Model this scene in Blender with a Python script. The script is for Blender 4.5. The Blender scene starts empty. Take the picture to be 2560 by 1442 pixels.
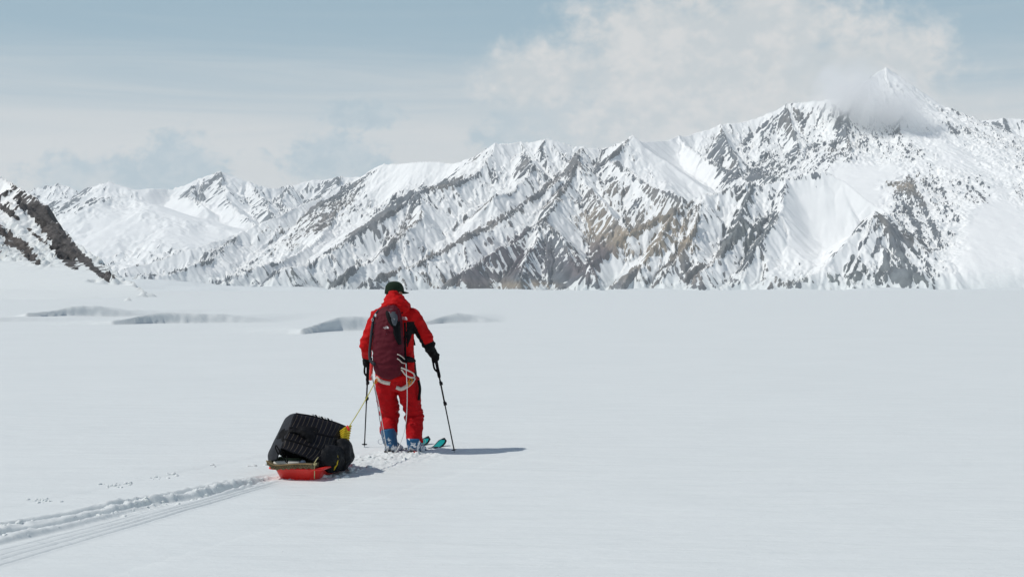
import bpy, bmesh, math, random
import numpy as np
from mathutils import Vector, Matrix, Quaternion, noise as mnoise

random.seed(7)
S = bpy.context.scene
COL = S.collection
R = math.radians

# ------------------------------------------------------------------ camera
EYE = 1.79                      # eye height above the snow, metres
LENS = 50.0
F = 2560 * LENS / 36.0          # focal length in pixels of the photograph
HOR = 725.0                     # eye-level line in the photograph
cam_d = bpy.data.cameras.new('camera')
cam_d.lens = LENS
cam_d.sensor_width = 36.0
cam_d.clip_start = 0.1
cam_d.clip_end = 120000.0
cam = bpy.data.objects.new('camera', cam_d)
COL.objects.link(cam)
cam.location = (0, 0, EYE)
cam.rotation_euler = (R(90) + math.atan((HOR - 721.0) / F), 0, 0)
S.camera = cam

# ------------------------------------------------------------------ light
SUN_EL, SUN_AZ = 53.0, 262.0    # azimuth clockwise from +Y (view direction): from the left, a little behind
to_sun = Vector((math.sin(R(SUN_AZ)) * math.cos(R(SUN_EL)), math.cos(R(SUN_AZ)) * math.cos(R(SUN_EL)), math.sin(R(SUN_EL))))
sd = bpy.data.lights.new('sun', 'SUN')
sd.energy = 3.9
sd.angle = R(0.5)
sd.color = (1.0, 0.965, 0.91)
so = bpy.data.objects.new('sun', sd)
COL.objects.link(so)
so.rotation_euler = to_sun.to_track_quat('Z', 'Y').to_euler()
so.location = (-30, 0, 60)

S.view_settings.view_transform = 'Standard'
S.view_settings.look = 'None'
S.view_settings.gamma = 1.0
S.view_settings.use_curve_mapping = False
S.view_settings.exposure = -0.45
S.cycles.use_denoising = True
S.cycles.max_bounces = 8
S.cycles.diffuse_bounces = 3
S.cycles.volume_bounces = 6
S.cycles.volume_step_rate = 1.0
S.cycles.volume_max_steps = 256
S.cycles.sample_clamp_indirect = 6.0


class NT:
    """small node-tree helper"""
    def __init__(self, tree):
        self.t = tree
        self.n = tree.nodes
        self.n.clear()
        self.x = 0

    def add(self, kind, **kw):
        nd = self.n.new(kind)
        self.x += 160
        nd.location = (self.x, 0)
        for k, v in kw.items():
            setattr(nd, k, v)
        return nd

    def link(self, a, b):
        self.t.links.new(a, b)

    def put(self, sock, v):
        if isinstance(v, bpy.types.NodeSocket):
            self.link(v, sock)
        elif isinstance(v, (tuple, list)) and len(v) == 3 and len(sock.default_value) == 4:
            sock.default_value = (*v, 1)
        else:
            sock.default_value = v

    def math(self, op, a, b=None, c=None, clamp=False):
        nd = self.add('ShaderNodeMath', operation=op, use_clamp=clamp)
        for i, v in enumerate((a, b, c)):
            if v is not None:
                self.put(nd.inputs[i], v)
        return nd.outputs[0]

    def ramp(self, v, a, b, lo=0.0, hi=1.0, kind='SMOOTHSTEP'):
        nd = self.add('ShaderNodeMapRange', interpolation_type=kind)
        self.put(nd.inputs[0], v)
        for i, q in zip((1, 2, 3, 4), (a, b, lo, hi)):
            self.put(nd.inputs[i], q)
        return nd.outputs[0]

    def noise(self, vec, scale, detail=4, rough=0.55, dist=0.0):
        nd = self.add('ShaderNodeTexNoise')
        self.put(nd.inputs['Vector'], vec)
        nd.inputs['Scale'].default_value = scale
        nd.inputs['Detail'].default_value = detail
        nd.inputs['Roughness'].default_value = rough
        nd.inputs['Distortion'].default_value = dist
        return nd.outputs[0]

    def mix(self, f, a, b):
        nd = self.add('ShaderNodeMix', data_type='RGBA')
        self.put(nd.inputs[0], f)
        self.put(nd.inputs[6], a)
        self.put(nd.inputs[7], b)
        return nd.outputs[2]

    def xyz(self, x, y, z):
        nd = self.add('ShaderNodeCombineXYZ')
        for i, v in enumerate((x, y, z)):
            self.put(nd.inputs[i], v)
        return nd.outputs[0]


world = bpy.data.worlds.new('World')
S.world = world
world.use_nodes = True
T = NT(world.node_tree)
sky = T.add('ShaderNodeTexSky', sky_type='NISHITA')
sky.sun_disc = False
sky.sun_elevation = R(SUN_EL)
sky.sun_rotation = R(SUN_AZ)
sky.altitude = 2000
sky.air_density = 1.0
sky.dust_density = 1.2
sky.ozone_density = 1.0
tc = T.add('ShaderNodeTexCoord')
sp = T.add('ShaderNodeSeparateXYZ')
T.link(tc.outputs['Generated'], sp.inputs[0])
DX, DY, DZ = sp.outputs
el = T.math('MULTIPLY', T.math('ARCSINE', DZ), 180 / math.pi)           # degrees above the horizon
az = T.math('MULTIPLY', T.math('ARCTAN2', DX, DY), 180 / math.pi)       # degrees right of the view direction
CLOUD = 9.2


def ang(px, py):
    return math.degrees(math.atan((px - 1280) / F)), math.degrees(math.atan((HOR - py) / math.hypot(F, px - 1280)))


def blob(px, py, rx, ry):
    """1 at the middle of a cloud bank, falling to 0 at its rim"""
    a0, e0 = ang(px, py)
    k = math.degrees(1 / F)
    qx = T.math('DIVIDE', T.math('SUBTRACT', az, a0), rx * k)
    qy = T.math('DIVIDE', T.math('SUBTRACT', el, e0), ry * k)
    r2 = T.math('ADD', T.math('MULTIPLY', qx, qx), T.math('MULTIPLY', qy, qy))
    return T.math('SUBTRACT', 1.0, T.math('SQRT', r2))


def vmax(*a):
    r = a[0]
    for b in a[1:]:
        r = T.math('MAXIMUM', r, b)
    return r


flow = T.xyz(T.math('MULTIPLY', az, 0.05), T.math('MULTIPLY', el, 0.75), 3.7)
puff = T.xyz(T.math('MULTIPLY', az, 0.50), T.math('MULTIPLY', el, 0.62), 1.3)
n_streak = T.noise(flow, 1.0, 5, 0.55, 0.6)
n_puff = T.noise(puff, 1.0, 7, 0.52, 0.15)
n_fine = T.noise(puff, 3.4, 7, 0.58, 0.3)
pc = T.math('SUBTRACT', n_puff, 0.5)
fc = T.math('SUBTRACT', n_fine, 0.5)
c = sky.outputs[0]
# thin high veil: paler towards the horizon, streaked
c = T.mix(T.ramp(el, 12.0, 34.0, 0.75, 0.0), c, (4.1, 6.3, 7.4))
veil = T.ramp(T.math('ADD', el, T.math('MULTIPLY', T.math('SUBTRACT', n_streak, 0.5), -6.0)), 11.6, 4.4, 0.05, 0.96)
c = T.mix(veil, c, (0.985 * CLOUD, 0.99 * CLOUD, 0.975 * CLOUD))
# low banks of grey-blue cumulus: crisp heads, bodies that melt into the haze
wob = T.math('ADD', T.math('MULTIPLY', pc, 1.1), T.math('MULTIPLY', fc, 0.9))
low = vmax(blob(455, 430, 140, 110), blob(220, 460, 190, 85), blob(840, 420, 165, 120), blob(1380, 330, 230, 110), blob(900, 290, 150, 45), blob(1540, 300, 110, 70))
lowm = T.ramp(T.math('ADD', low, wob), 0.0, 0.46, 0, 1)
lowm = T.math('MULTIPLY', lowm, T.ramp(T.math('ADD', el, T.math('MULTIPLY', pc, 5.0)), 2.4, 5.0, 0.35, 0.95))
lowc = T.mix(T.ramp(T.math('ADD', T.math('MULTIPLY', fc, 1.0), pc), -0.22, 0.26), (0.76 * CLOUD, 0.86 * CLOUD, 0.91 * CLOUD), (0.61 * CLOUD, 0.755 * CLOUD, 0.835 * CLOUD))
c = T.mix(lowm, c, lowc)
# the tall white cloud that trails off the summit
tall = vmax(blob(1690, 150, 340, 220), blob(1880, 110, 340, 210), blob(2090, 230, 300, 220), blob(1850, 300, 520, 170), blob(1340, 190, 170, 95), blob(2230, 150, 150, 100))
tallm = T.ramp(T.math('ADD', tall, T.math('ADD', T.math('MULTIPLY', pc, 1.25), T.math('MULTIPLY', fc, 0.45))), -0.16, 0.46, 0, 0.96)
shade = T.ramp(T.math('ADD', pc, T.math('MULTIPLY', fc, 0.6)), -0.16, 0.20, 0, 1)
tallc = T.mix(shade, (0.85 * CLOUD, 0.90 * CLOUD, 0.915 * CLOUD), (1.04 * CLOUD, 1.03 * CLOUD, 1.01 * CLOUD))
c = T.mix(tallm, c, tallc)
bg = T.add('ShaderNodeBackground')
T.link(c, bg.inputs[0])
bg.inputs[1].default_value = 0.1
wo = T.add('ShaderNodeOutputWorld')
T.link(bg.outputs[0], wo.inputs[0])

# ------------------------------------------------------------------ numpy noise


def hash2(ix, iy, seed):
    h = (ix.astype(np.int64) * 374761393 + iy.astype(np.int64) * 668265263 + seed * 974634777) & 0xffffffff
    h = ((h ^ (h >> 13)) * 1274126177) & 0xffffffff
    return ((h ^ (h >> 16)) & 0xffff).astype(np.float32) / 65536.0


def perlin(x, y, seed=0):
    x = np.asarray(x, np.float32); y = np.asarray(y, np.float32)
    ix = np.floor(x); iy = np.floor(y)
    fx = x - ix; fy = y - iy
    u = fx * fx * fx * (fx * (fx * 6 - 15) + 10)
    v = fy * fy * fy * (fy * (fy * 6 - 15) + 10)

    def g(ox, oy):
        a = hash2(ix + ox, iy + oy, seed) * (2 * np.pi)
        return np.cos(a) * (fx - ox) + np.sin(a) * (fy - oy)
    a = g(0, 0); b = g(1, 0); c_ = g(0, 1); d = g(1, 1)
    return ((a + (b - a) * u) + ((c_ + (d - c_) * u) - (a + (b - a) * u)) * v) * 1.5


def fbm(x, y, seed=0, octv=4, gain=0.5, lac=2.03):
    s = 0; a = 1.0; t = 0
    for i in range(octv):
        s = s + a * perlin(x, y, seed + i * 17)
        t += a; a *= gain; x = x * lac + 3.1; y = y * lac - 1.7
    return s / t


def sstep(a, b, x):
    t = np.clip((x - a) / (b - a), 0, 1)
    return t * t * (3 - 2 * t)


def erode(X, Y, H, dx, dy, octs, strength, seed=0):
    """gullies and ribs that run down the fall line, branching octave by octave; returns the height and a rib (+) / gully (-) map"""
    E = np.zeros_like(H); W = 0
    for i, (lam, amp) in enumerate(octs):
        gy, gx = np.gradient(H, dy, dx)
        gl = np.sqrt(gx * gx + gy * gy) + 1e-6
        px, py = -gy / gl, gx / gl              # along the contour
        f = 2 * np.pi / lam
        cell = lam * 1.25
        cx = X / cell; cy = Y / cell
        ix = np.floor(cx); iy = np.floor(cy)
        acc = np.zeros_like(H); ws = np.zeros_like(H)
        for oy in (-1, 0, 1):
            for ox in (-1, 0, 1):
                jx = ix + ox; jy = iy + oy
                qx = cx - (jx + hash2(jx, jy, seed + i * 5 + 1))
                qy = cy - (jy + hash2(jx, jy, seed + i * 5 + 2))
                w = np.exp(-2.6 * (qx * qx + qy * qy))
                ph = (qx * px + qy * py) * cell * f + hash2(jx, jy, seed + i * 5 + 3) * 6.283
                acc += w * np.cos(ph); ws += w
        v = acc / (ws + 1e-4)
        v = np.clip(v * 1.25, -1, 1)
        k = sstep(0.12, 0.5, gl)
        s = strength * k * amp
        H = H + v * s
        E = E + v * k * (0.75 ** i); W += 0.75 ** i
    return H, E / W


def streaks(X, Y, H, dx, dy, lam, seed, long=4.6):
    """thin ribs drawn out along the fall line, -1..1"""
    gy, gx = np.gradient(H, dy, dx)
    gl = np.sqrt(gx * gx + gy * gy) + 1e-6
    cx_, cy_ = -gy / gl, gx / gl
    f = 2 * np.pi / lam
    cell = lam * long * 0.62
    ux = X / cell; uy = Y / cell
    ix = np.floor(ux); iy = np.floor(uy)
    acc = np.zeros_like(H); ws = np.zeros_like(H)
    for oy in (-1, 0, 1):
        for ox in (-1, 0, 1):
            jx = ix + ox; jy = iy + oy
            qx = ux - (jx + hash2(jx, jy, seed)); qy = uy - (jy + hash2(jx, jy, seed + 1))
            al = (qx * cx_ + qy * cy_); dn = qx * cy_ - qy * cx_
            w = np.exp(-(4.5 * al * al + 1.8 * dn * dn))
            acc += w * np.cos(al * cell * f + hash2(jx, jy, seed + 2) * 6.283 + 1.2 * dn); ws += w
    return np.clip(1.3 * acc / (ws + 1e-4), -1, 1)


# ------------------------------------------------------------------ scene helpers
def tag(o, label=None, cat=None, group=None, kind=None):
    for k, v in (('label', label), ('category', cat), ('group', group), ('kind', kind)):
        if v:
            o[k] = v
    return o


def link(name, me, mats=(), parent=None, smooth=True):
    for m in (mats if isinstance(mats, (list, tuple)) else [mats]):
        me.materials.append(m)
    if smooth:
        me.polygons.foreach_set('use_smooth', np.ones(len(me.polygons), bool))
    o = bpy.data.objects.new(name, me)
    COL.objects.link(o)
    if parent:
        o.parent = parent
    return o


def grid_mesh(name, X, Y, Z, keep=None, attrs=None):
    """a sheet from 2-D coordinate arrays; keep = mask of cells"""
    n, m = X.shape
    idx = np.arange(n * m).reshape(n, m)
    q = np.stack([idx[:-1, :-1], idx[:-1, 1:], idx[1:, 1:], idx[1:, :-1]], -1).reshape(-1, 4)
    if keep is not None:
        q = q[keep.reshape(-1)]
    used = np.zeros(n * m, bool); used[q.reshape(-1)] = True
    remap = np.cumsum(used) - 1
    q = remap[q]
    co = np.stack([X, Y, Z], -1).reshape(-1, 3)[used].astype(np.float32)
    me = bpy.data.meshes.new(name)
    me.vertices.add(len(co)); me.vertices.foreach_set('co', co.reshape(-1))
    me.loops.add(len(q) * 4); me.loops.foreach_set('vertex_index', q.reshape(-1).astype(np.int32))
    me.polygons.add(len(q)); me.polygons.foreach_set('loop_start', np.arange(0, len(q) * 4, 4, dtype=np.int32))
    me.polygons.foreach_set('loop_total', np.full(len(q), 4, np.int32))
    for an, av in (attrs or {}).items():
        a = me.attributes.new(an, 'FLOAT_COLOR', 'POINT')
        a.data.foreach_set('color', av.reshape(-1, 4)[used].astype(np.float32).reshape(-1))
    me.update(calc_edges=True)
    me.validate()
    return me


def mat_nodes(name):
    m = bpy.data.materials.new(name)
    m.use_nodes = True
    t = NT(m.node_tree)
    b = t.add('ShaderNodeBsdfPrincipled')
    o = t.add('ShaderNodeOutputMaterial')
    t.link(b.outputs[0], o.inputs[0])
    return m, t, b


def bump(t, b, h, strength, dist):
    nd = t.add('ShaderNodeBump')
    nd.inputs['Strength'].default_value = strength
    nd.inputs['Distance'].default_value = dist
    t.link(h, nd.inputs['Height'])
    t.link(nd.outputs[0], b.inputs['Normal'])


SNOW = (0.925, 0.935, 0.92)
SNOW_LOW = (0.775, 0.812, 0.802)      # darker snow tone for the glacier level and lowest slopes


def mountain_material(name, edge, fine, relief, z0=0.0, z1=160.0, vary=(0.6, 1.35)):
    m, t, b = mat_nodes(name)
    at = t.add('ShaderNodeAttribute', attribute_name='rockmap')
    geo = t.add('ShaderNodeNewGeometry')
    n = t.noise(geo.outputs['Position'], fine, 4, 0.6)
    n2 = t.noise(geo.outputs['Position'], fine * 0.22, 4, 0.6)
    a = t.math('ADD', at.outputs['Alpha'], t.math('MULTIPLY', t.math('SUBTRACT', n, 0.5), edge))
    f = t.ramp(a, 0.46, 0.54)
    k = t.ramp(t.math('ADD', t.math('MULTIPLY', n, 0.5), t.math('MULTIPLY', n2, 0.5)), 0.3, 0.7, *vary)
    rock = t.add('ShaderNodeVectorMath', operation='SCALE')
    t.link(at.outputs['Color'], rock.inputs[0]); t.link(k, rock.inputs['Scale'])
    sp_ = t.add('ShaderNodeSeparateXYZ')
    t.link(geo.outputs['Position'], sp_.inputs[0])
    alt = t.ramp(t.math('ADD', sp_.outputs[2], t.math('MULTIPLY', t.math('SUBTRACT', n2, 0.5), (z1 - z0) * 0.5)), z0, z1)
    t.link(t.mix(f, t.mix(alt, SNOW_LOW, SNOW), rock.outputs[0]), b.inputs['Base Color'])
    b.inputs['Roughness'].default_value = 0.85
    b.inputs['Specular IOR Level'].default_value = 0.15
    bump(t, b, t.math('MULTIPLY', n, f), 1.0, relief)
    return m


def W(px, py, d):
    """point of the place seen at a pixel of the photograph, d metres ahead"""
    return Vector(((px - 1280) / F * d, d, EYE - (py - HOR) / F * d))


def ridge_field(X, Y, ridges, k=60.0):
    """height of a range from its crest lines: each crest falls away to both sides, concave towards the foot"""
    H = np.full(X.shape, -400.0, np.float32)
    crest = None
    for s0, L, s_end, pts in ridges:
        P = [W(px, py, d * 1000) for px, py, d in pts]
        D2 = np.full(X.shape, 1e18, np.float32)
        best = np.full(X.shape, -1e9, np.float32)
        for a, b in zip(P[:-1], P[1:]):
            vx, vy = b.x - a.x, b.y - a.y
            l2 = vx * vx + vy * vy + 1e-6
            t = np.clip(((X - a.x) * vx + (Y - a.y) * vy) / l2, 0, 1)
            dx = X - (a.x + t * vx); dy = Y - (a.y + t * vy)
            dist = np.sqrt(dx * dx + dy * dy)
            h = a.z + t * (b.z - a.z) - (L * (s0 - s_end) * (1 - np.exp(-dist / L)) + s_end * dist)
            best = np.maximum(best, h)
            D2 = np.minimum(D2, dist * dist)
        q = np.maximum(k - np.abs(H - best), 0) / k
        H = np.maximum(H, best) + q * q * k * 0.25
        if crest is None:
            crest = D2
    return H, np.sqrt(crest)


def to_px(X, Y, Z):
    return 1280 + X / Y * F, HOR - (Z - EYE) / Y * F


def facing(X, Y, PX, PY, margin):
    """False for ground that lies well behind nearer crests and cannot be seen from the glacier"""
    sky_ = np.full(1600, 1e9, np.float32)
    keep = np.zeros(X.shape, bool)
    b = np.clip(((PX + 1400) / 4).astype(np.int32), 0, 1599)
    for j in range(X.shape[0]):
        keep[j] = PY[j] < sky_[b[j]] + margin
        np.minimum.at(sky_, b[j], PY[j])
    return keep


def zone(PX, PY, blobs):
    s = np.zeros(PX.shape, np.float32)
    for px, py, rx, ry, rot, v in blobs:
        c_, s_ = math.cos(R(rot)), math.sin(R(rot))
        u = ((PX - px) * c_ + (PY - py) * s_) / rx
        w = (-(PX - px) * s_ + (PY - py) * c_) / ry
        s += v * np.exp(-(u * u + w * w) ** 1.5)
    return s

# ================================================================== MOUNTAINS
MTN = mountain_material('snow_and_rock', 0.22, 0.016, 6.0)
MTN_FAR = mountain_material('far_snow_and_rock', 0.22, 0.010, 6.0)
MTN_NEAR = mountain_material('near_snow_and_rock', 0.42, 0.30, 0.6, 15.0, 60.0, (0.35, 1.7))


def rock_colour(PX, PY, X, Y, base, tints, seed):
    c_ = np.empty(X.shape + (3,), np.float32); c_[:] = base
    n = fbm(X / 420, Y / 420, seed, 4)
    for col, blobs in tints:
        w = np.clip(zone(PX, PY, blobs) + n * 0.9 - 0.15, 0, 1)[..., None]
        c_ = c_ * (1 - w) + np.array(col, np.float32) * w
    v = 1 + 0.35 * fbm(X / 60, Y / 60, seed + 9, 3)[..., None]
    return np.clip(c_ * v, 0.02, 0.6)


def build_range(name, x0, x1, y0, y1, dx, dy, ridges, octs, warp, smooth_z, rock_z, base_rock, base_col, tints, seed, mat,
                foot_fn, strength=1.0, knee=60.0, fine_amp=1.0, rib_w=0.62, slope_w=0.35, noise_l=170.0, streak_l=(105.0, 52.0, 29.0), streak_w=0.42, margin=260, flank=None, zone_w=0.72, n2_w=0.07, ice=None, asp_w=0.21, ease=None, ramp=None):
    xs = np.arange(x0, x1, dx, dtype=np.float32); ys = np.arange(y0, y1, dy, dtype=np.float32)
    X, Y = np.meshgrid(xs, ys)
    wx, wl = warp
    Xw = X + wx * fbm(X / wl, Y / wl, seed + 1, 4); Yw = Y + wx * fbm(X / wl + 9.1, Y / wl, seed + 2, 4)
    H, crest = ridge_field(Xw, Yw, ridges, knee)
    if flank:
        H = flank(Xw, Yw, H)
    cap = foot_fn(X, Y) + 0.5 * wx * fbm(X / wl * 1.7, Y / wl * 1.7, seed + 8, 3)
    q = np.maximum(2 * knee - np.abs(H - cap), 0) / (2 * knee)
    H = np.minimum(H, cap) - q * q * knee * 0.5
    if ramp:
        H = np.maximum(H, ramp(X, Y))
    PX, PY = to_px(X, Y, H)
    calm = np.clip(zone(PX, PY, smooth_z), 0, 1)
    near_top = np.exp(-(crest / (knee * 1.2)) ** 2)
    H0 = H.copy()
    H = H + 0.35 * wx * fbm(X / wl * 2, Y / wl * 2, seed + 3, 4) * (1 - 0.8 * calm) * sstep(0.2 * wx, 3 * wx, H)
    H, E = erode(X, Y, H, dx, dy, octs, strength * (1 - 0.86 * calm) * (1 - 0.55 * near_top), seed)
    gy, gx = np.gradient(H, dy, dx)
    H = H + fine_amp * (1 - 0.9 * calm) * sstep(0.25, 0.8, np.hypot(gx, gy)) * (1 - 0.7 * near_top) * (7 * fbm(X / 60, Y / 60, seed + 4, 3))
    if ice:
        H = H + np.clip(zone(PX, PY, ice), 0, 1) * 7.0 * np.abs(fbm(X / 70, Y / 42, seed + 21, 3))
    Hs = 0.88 * H0 + 0.12 * H
    st = [streaks(X, Y, Hs, dx, dy, l_, seed + 50 + 7 * i) for i, l_ in enumerate(streak_l)]
    ST = 0.40 * st[0] + 0.40 * st[1] + 0.26 * st[2]
    if ease:
        zf, run = ease
        t_ = np.clip(foot_fn(X, Y, True), 0, None)
        H = np.where(t_ > 0, zf + (H - zf) * sstep(0, run, t_), H)
    PX, PY = to_px(X, Y, H)
    gy, gx = np.gradient(H, dy, dx)
    sl = np.sqrt(gx * gx + gy * gy)
    # rock shows on ribs and steep ground, and on the sun-warmed, wind-scoured side of each rib
    g0y, g0x = np.gradient(H0, dy, dx)
    aspect = (g0x - 0.35 * g0y) / (np.hypot(g0x, g0y) + 0.05)
    n1 = 0.55 * fbm(X / noise_l, Y / noise_l, seed + 5, 4, 0.55) + 0.28 * fbm(X / noise_l / 3.2, Y / noise_l / 3.2, seed + 15, 3)
    n2 = fbm(X / noise_l * 5, Y / noise_l * 5, seed + 6, 3, 0.6)
    A = (base_rock + rib_w * E + slope_w * (sl - 0.72) + 0.34 * n1 + n2_w * n2 + streak_w * ST + asp_w * aspect - 0.20 * near_top
         + zone_w * zone(PX, PY, rock_z) - 0.55 * calm)
    if seed == 11:
        A = A - 0.55 * (1 - sstep(0, 45, H + 70 * fbm(X / 300, Y / 300, seed + 12, 3))) * (1 - np.clip(zone(PX, PY, [(1180, 715, 260, 60, 0, 1), (2210, 690, 190, 60, 0, 1), (1830, 700, 160, 40, 0, 0.8)]), 0, 0.95))
    A = np.clip(0.5 + (A - 0.5) * 0.9, -0.5, 1.5)
    C = rock_colour(PX, PY, X, Y, base_col, tints, seed + 30)
    att = np.concatenate([C, A[..., None]], -1)
    # keep what stands above the glacier and near the view
    up = H > -25
    inv = np.abs(X) < Y * 0.36 + margin + 200
    ok = up & inv & facing(X, Y, PX, PY, 24)
    cell = ok[:-1, :-1] | ok[1:, :-1] | ok[:-1, 1:] | ok[1:, 1:]
    me = grid_mesh(name, X, Y, H, cell, {'rockmap': att})
    return link(name, me, mat)




def foot(pts, steep):
    px = np.array([p[0] for p in pts], np.float32); dd = np.array([p[1] * 1000 for p in pts], np.float32)
    return lambda X, Y: (Y - np.interp(X / Y * F + 1280, px, dd)).astype(np.float32) * steep


# (crest steepness, length over which it eases, foot steepness, [(px, py, km)])
main_ridges = [
    (0.85, 900, 0.30, [(250, 690, 10.9), (380, 655, 11.2), (480, 624, 11.4), (600, 580, 11.8), (700, 540, 12.2), (760, 515, 12.5), (820, 485, 12.9), (880, 455, 13.1),
                       (960, 410, 12.7), (1090, 405, 12.5), (1150, 405, 12.4), (1190, 392, 12.3), (1240, 361, 12.2), (1300, 358, 12.3),
                       (1360, 348, 12.3), (1450, 371, 12.3), (1500, 372, 12.4), (1580, 345, 12.2), (1615, 358, 12.8), (1700, 345, 13.3),
                       (1800, 314, 13.5), (1870, 305, 13.6), (1960, 264, 13.6), (2040, 252, 13.5), (2140, 240, 13.4), (2172, 203, 13.7),
                       (2194, 183, 13.9), (2213, 175, 14.0), (2236, 182, 14.05), (2262, 202, 14.1), (2310, 252, 14.1), (2370, 308, 13.9), (2440, 378, 13.6), (2500, 430, 13.2), (2560, 480, 12.8), (2700, 590, 12.2)]),
    # spurs towards the viewer
    (0.95, 700, 0.34, [(1240, 361, 12.2), (1190, 445, 11.7), (1130, 462, 11.4), (1040, 478, 11.2), (960, 540, 10.8), (870, 600, 10.4), (760, 662, 9.9), (640, 706, 9.5)]),
    (0.90, 700, 0.36, [(1450, 371, 12.3), (1440, 412, 11.6), (1380, 470, 11.1), (1270, 535, 10.6), (1150, 602, 10.0), (1030, 668, 9.5), (900, 716, 9.1)]),
    (1.00, 600, 0.42, [(1440, 412, 11.6), (1400, 490, 10.8), (1362, 555, 10.2), (1335, 612, 9.75), (1312, 662, 9.4), (1300, 716, 9.1)]),
    (1.00, 500, 0.42, [(1362, 555, 10.2), (1290, 600, 9.9), (1210, 650, 9.5), (1120, 706, 9.1)]),
    (1.00, 500, 0.42, [(1362, 555, 10.2), (1410, 610, 9.8), (1440, 660, 9.5), (1450, 700, 9.3)]),
    (0.95, 600, 0.40, [(1440, 412, 11.6), (1490, 480, 11.0), (1545, 550, 10.4), (1575, 610, 10.0)]),
    (0.95, 500, 0.40, [(1580, 345, 12.2), (1520, 395, 11.8), (1560, 420, 11.4), (1640, 468, 11.0), (1710, 505, 10.7)]),
    (0.80, 900, 0.45, [(1580, 345, 12.2), (1660, 400, 12.0), (1730, 455, 11.7), (1785, 490, 11.5)]),
    (0.95, 500, 0.40, [(880, 455, 13.1), (850, 530, 12.2), (790, 600, 11.3), (700, 655, 10.6), (560, 700, 10.0)]),
    (0.95, 500, 0.40, [(1040, 478, 11.2), (1050, 540, 10.7), (1000, 600, 10.3), (930, 650, 9.9), (860, 690, 9.6)]),
    (0.95, 500, 0.40, [(1300, 358, 12.3), (1330, 420, 11.7), (1290, 470, 11.3), (1230, 500, 11.0)]),
    (0.95, 450, 0.40, [(600, 580, 11.8), (540, 640, 11.2), (430, 685, 10.6), (330, 695, 10.4)]),
    # high wall below the summit
    (1.05, 500, 0.45, [(1800, 314, 13.5), (1830, 370, 12.8), (1850, 430, 12.2)]),
    (1.05, 500, 0.45, [(1960, 264, 13.6), (1990, 340, 12.9), (1990, 420, 12.2)]),
    (1.05, 500, 0.45, [(2140, 240, 13.4), (2120, 320, 12.8), (2130, 405, 12.1), (2110, 440, 11.9)]),
    (1.05, 500, 0.45, [(2215, 174, 14.0), (2260, 290, 13.0), (2240, 360, 12.6), (2270, 410, 12.2)]),
    (0.95, 600, 0.42, [(1700, 345, 13.3), (1760, 390, 12.6), (1830, 440, 12.0), (1930, 445, 11.6)]),
    # dark shoulder on the right
    (1.05, 700, 0.55, [(2310, 250, 14.1), (2310, 340, 13.0), (2330, 425, 12.1), (2372, 505, 11.4), (2410, 562, 10.9), (2438, 612, 10.5), (2446, 655, 10.2)]),
    (1.25, 420, 0.60, [(2330, 425, 12.1), (2250, 455, 11.4), (2200, 475, 11.1)]),
    (1.15, 420, 0.55, [(2370, 308, 13.9), (2420, 400, 12.8), (2470, 480, 12.0), (2520, 540, 11.4)]),
    # front ridge on the right
    (1.05, 420, 0.45, [(1395, 724, 9.0), (1470, 660, 9.25), (1560, 592, 9.55), (1680, 530, 9.85), (1760, 492, 10.0), (1830, 478, 10.1), (1880, 461, 10.2),
                       (1960, 454, 10.3), (2060, 432, 10.35), (2110, 452, 10.25), (2180, 503, 10.0), (2230, 548, 9.75), (2290, 612, 9.5), (2340, 667, 9.3), (2385, 708, 9.1)]),
    (1.05, 380, 0.45, [(1880, 461, 10.2), (1850, 545, 9.75), (1800, 632, 9.35), (1740, 700, 9.05)]),
    (1.05, 380, 0.45, [(1960, 454, 10.3), (1945, 530, 9.8), (1890, 610, 9.4), (1845, 690, 9.05)]),
    (1.05, 380, 0.45, [(1680, 530, 9.85), (1640, 605, 9.4), (1590, 670, 9.1), (1560, 716, 8.95)]),
    (1.05, 380, 0.45, [(1760, 492, 10.0), (1720, 600, 9.45), (1660, 690, 9.05)]),
    (1.05, 380, 0.45, [(2195, 528, 9.55), (2130, 590, 9.3), (2050, 655, 9.05), (1975, 708, 8.9)]),
    (1.10, 380, 0.48, [(2230, 548, 9.75), (2195, 528, 9.55), (2215, 600, 9.25), (2240, 665, 9.02), (2255, 712, 8.9)]),
    (1.10, 380, 0.48, [(2195, 528, 9.55), (2160, 610, 9.2), (2120, 680, 8.95), (2110, 714, 8.87)]),
]
main_smooth = [
    (1690, 420, 130, 52, 38, 1.0), (2060, 560, 95, 130, 35, 0.95), (2150, 480, 70, 45, 30, 0.9), (1010, 440, 85, 40, -10, 0.75),
    (1990, 500, 90, 55, 20, 0.5), (2330, 330, 60, 90, -30, 0.40), (2190, 430, 100, 26, 0, 0.95), (2500, 640, 110, 120, 0, 1.2),
    (2500, 560, 60, 60, 0, 0.8), (560, 660, 140, 22, -22, 0.5), (800, 620, 120, 22, -30, 0.5), (1900, 690, 60, 26, 0, 0.4), (1130, 430, 70, 26, 0, 0.3),
    (2215, 195, 30, 24, 0, 0.5), (1560, 680, 60, 14, -40, 0.5), (2470, 430, 90, 60, 40, 0.45), (2380, 400, 50, 50, 40, 0.35), (2500, 580, 90, 50, 20, 0.5),
]
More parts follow.
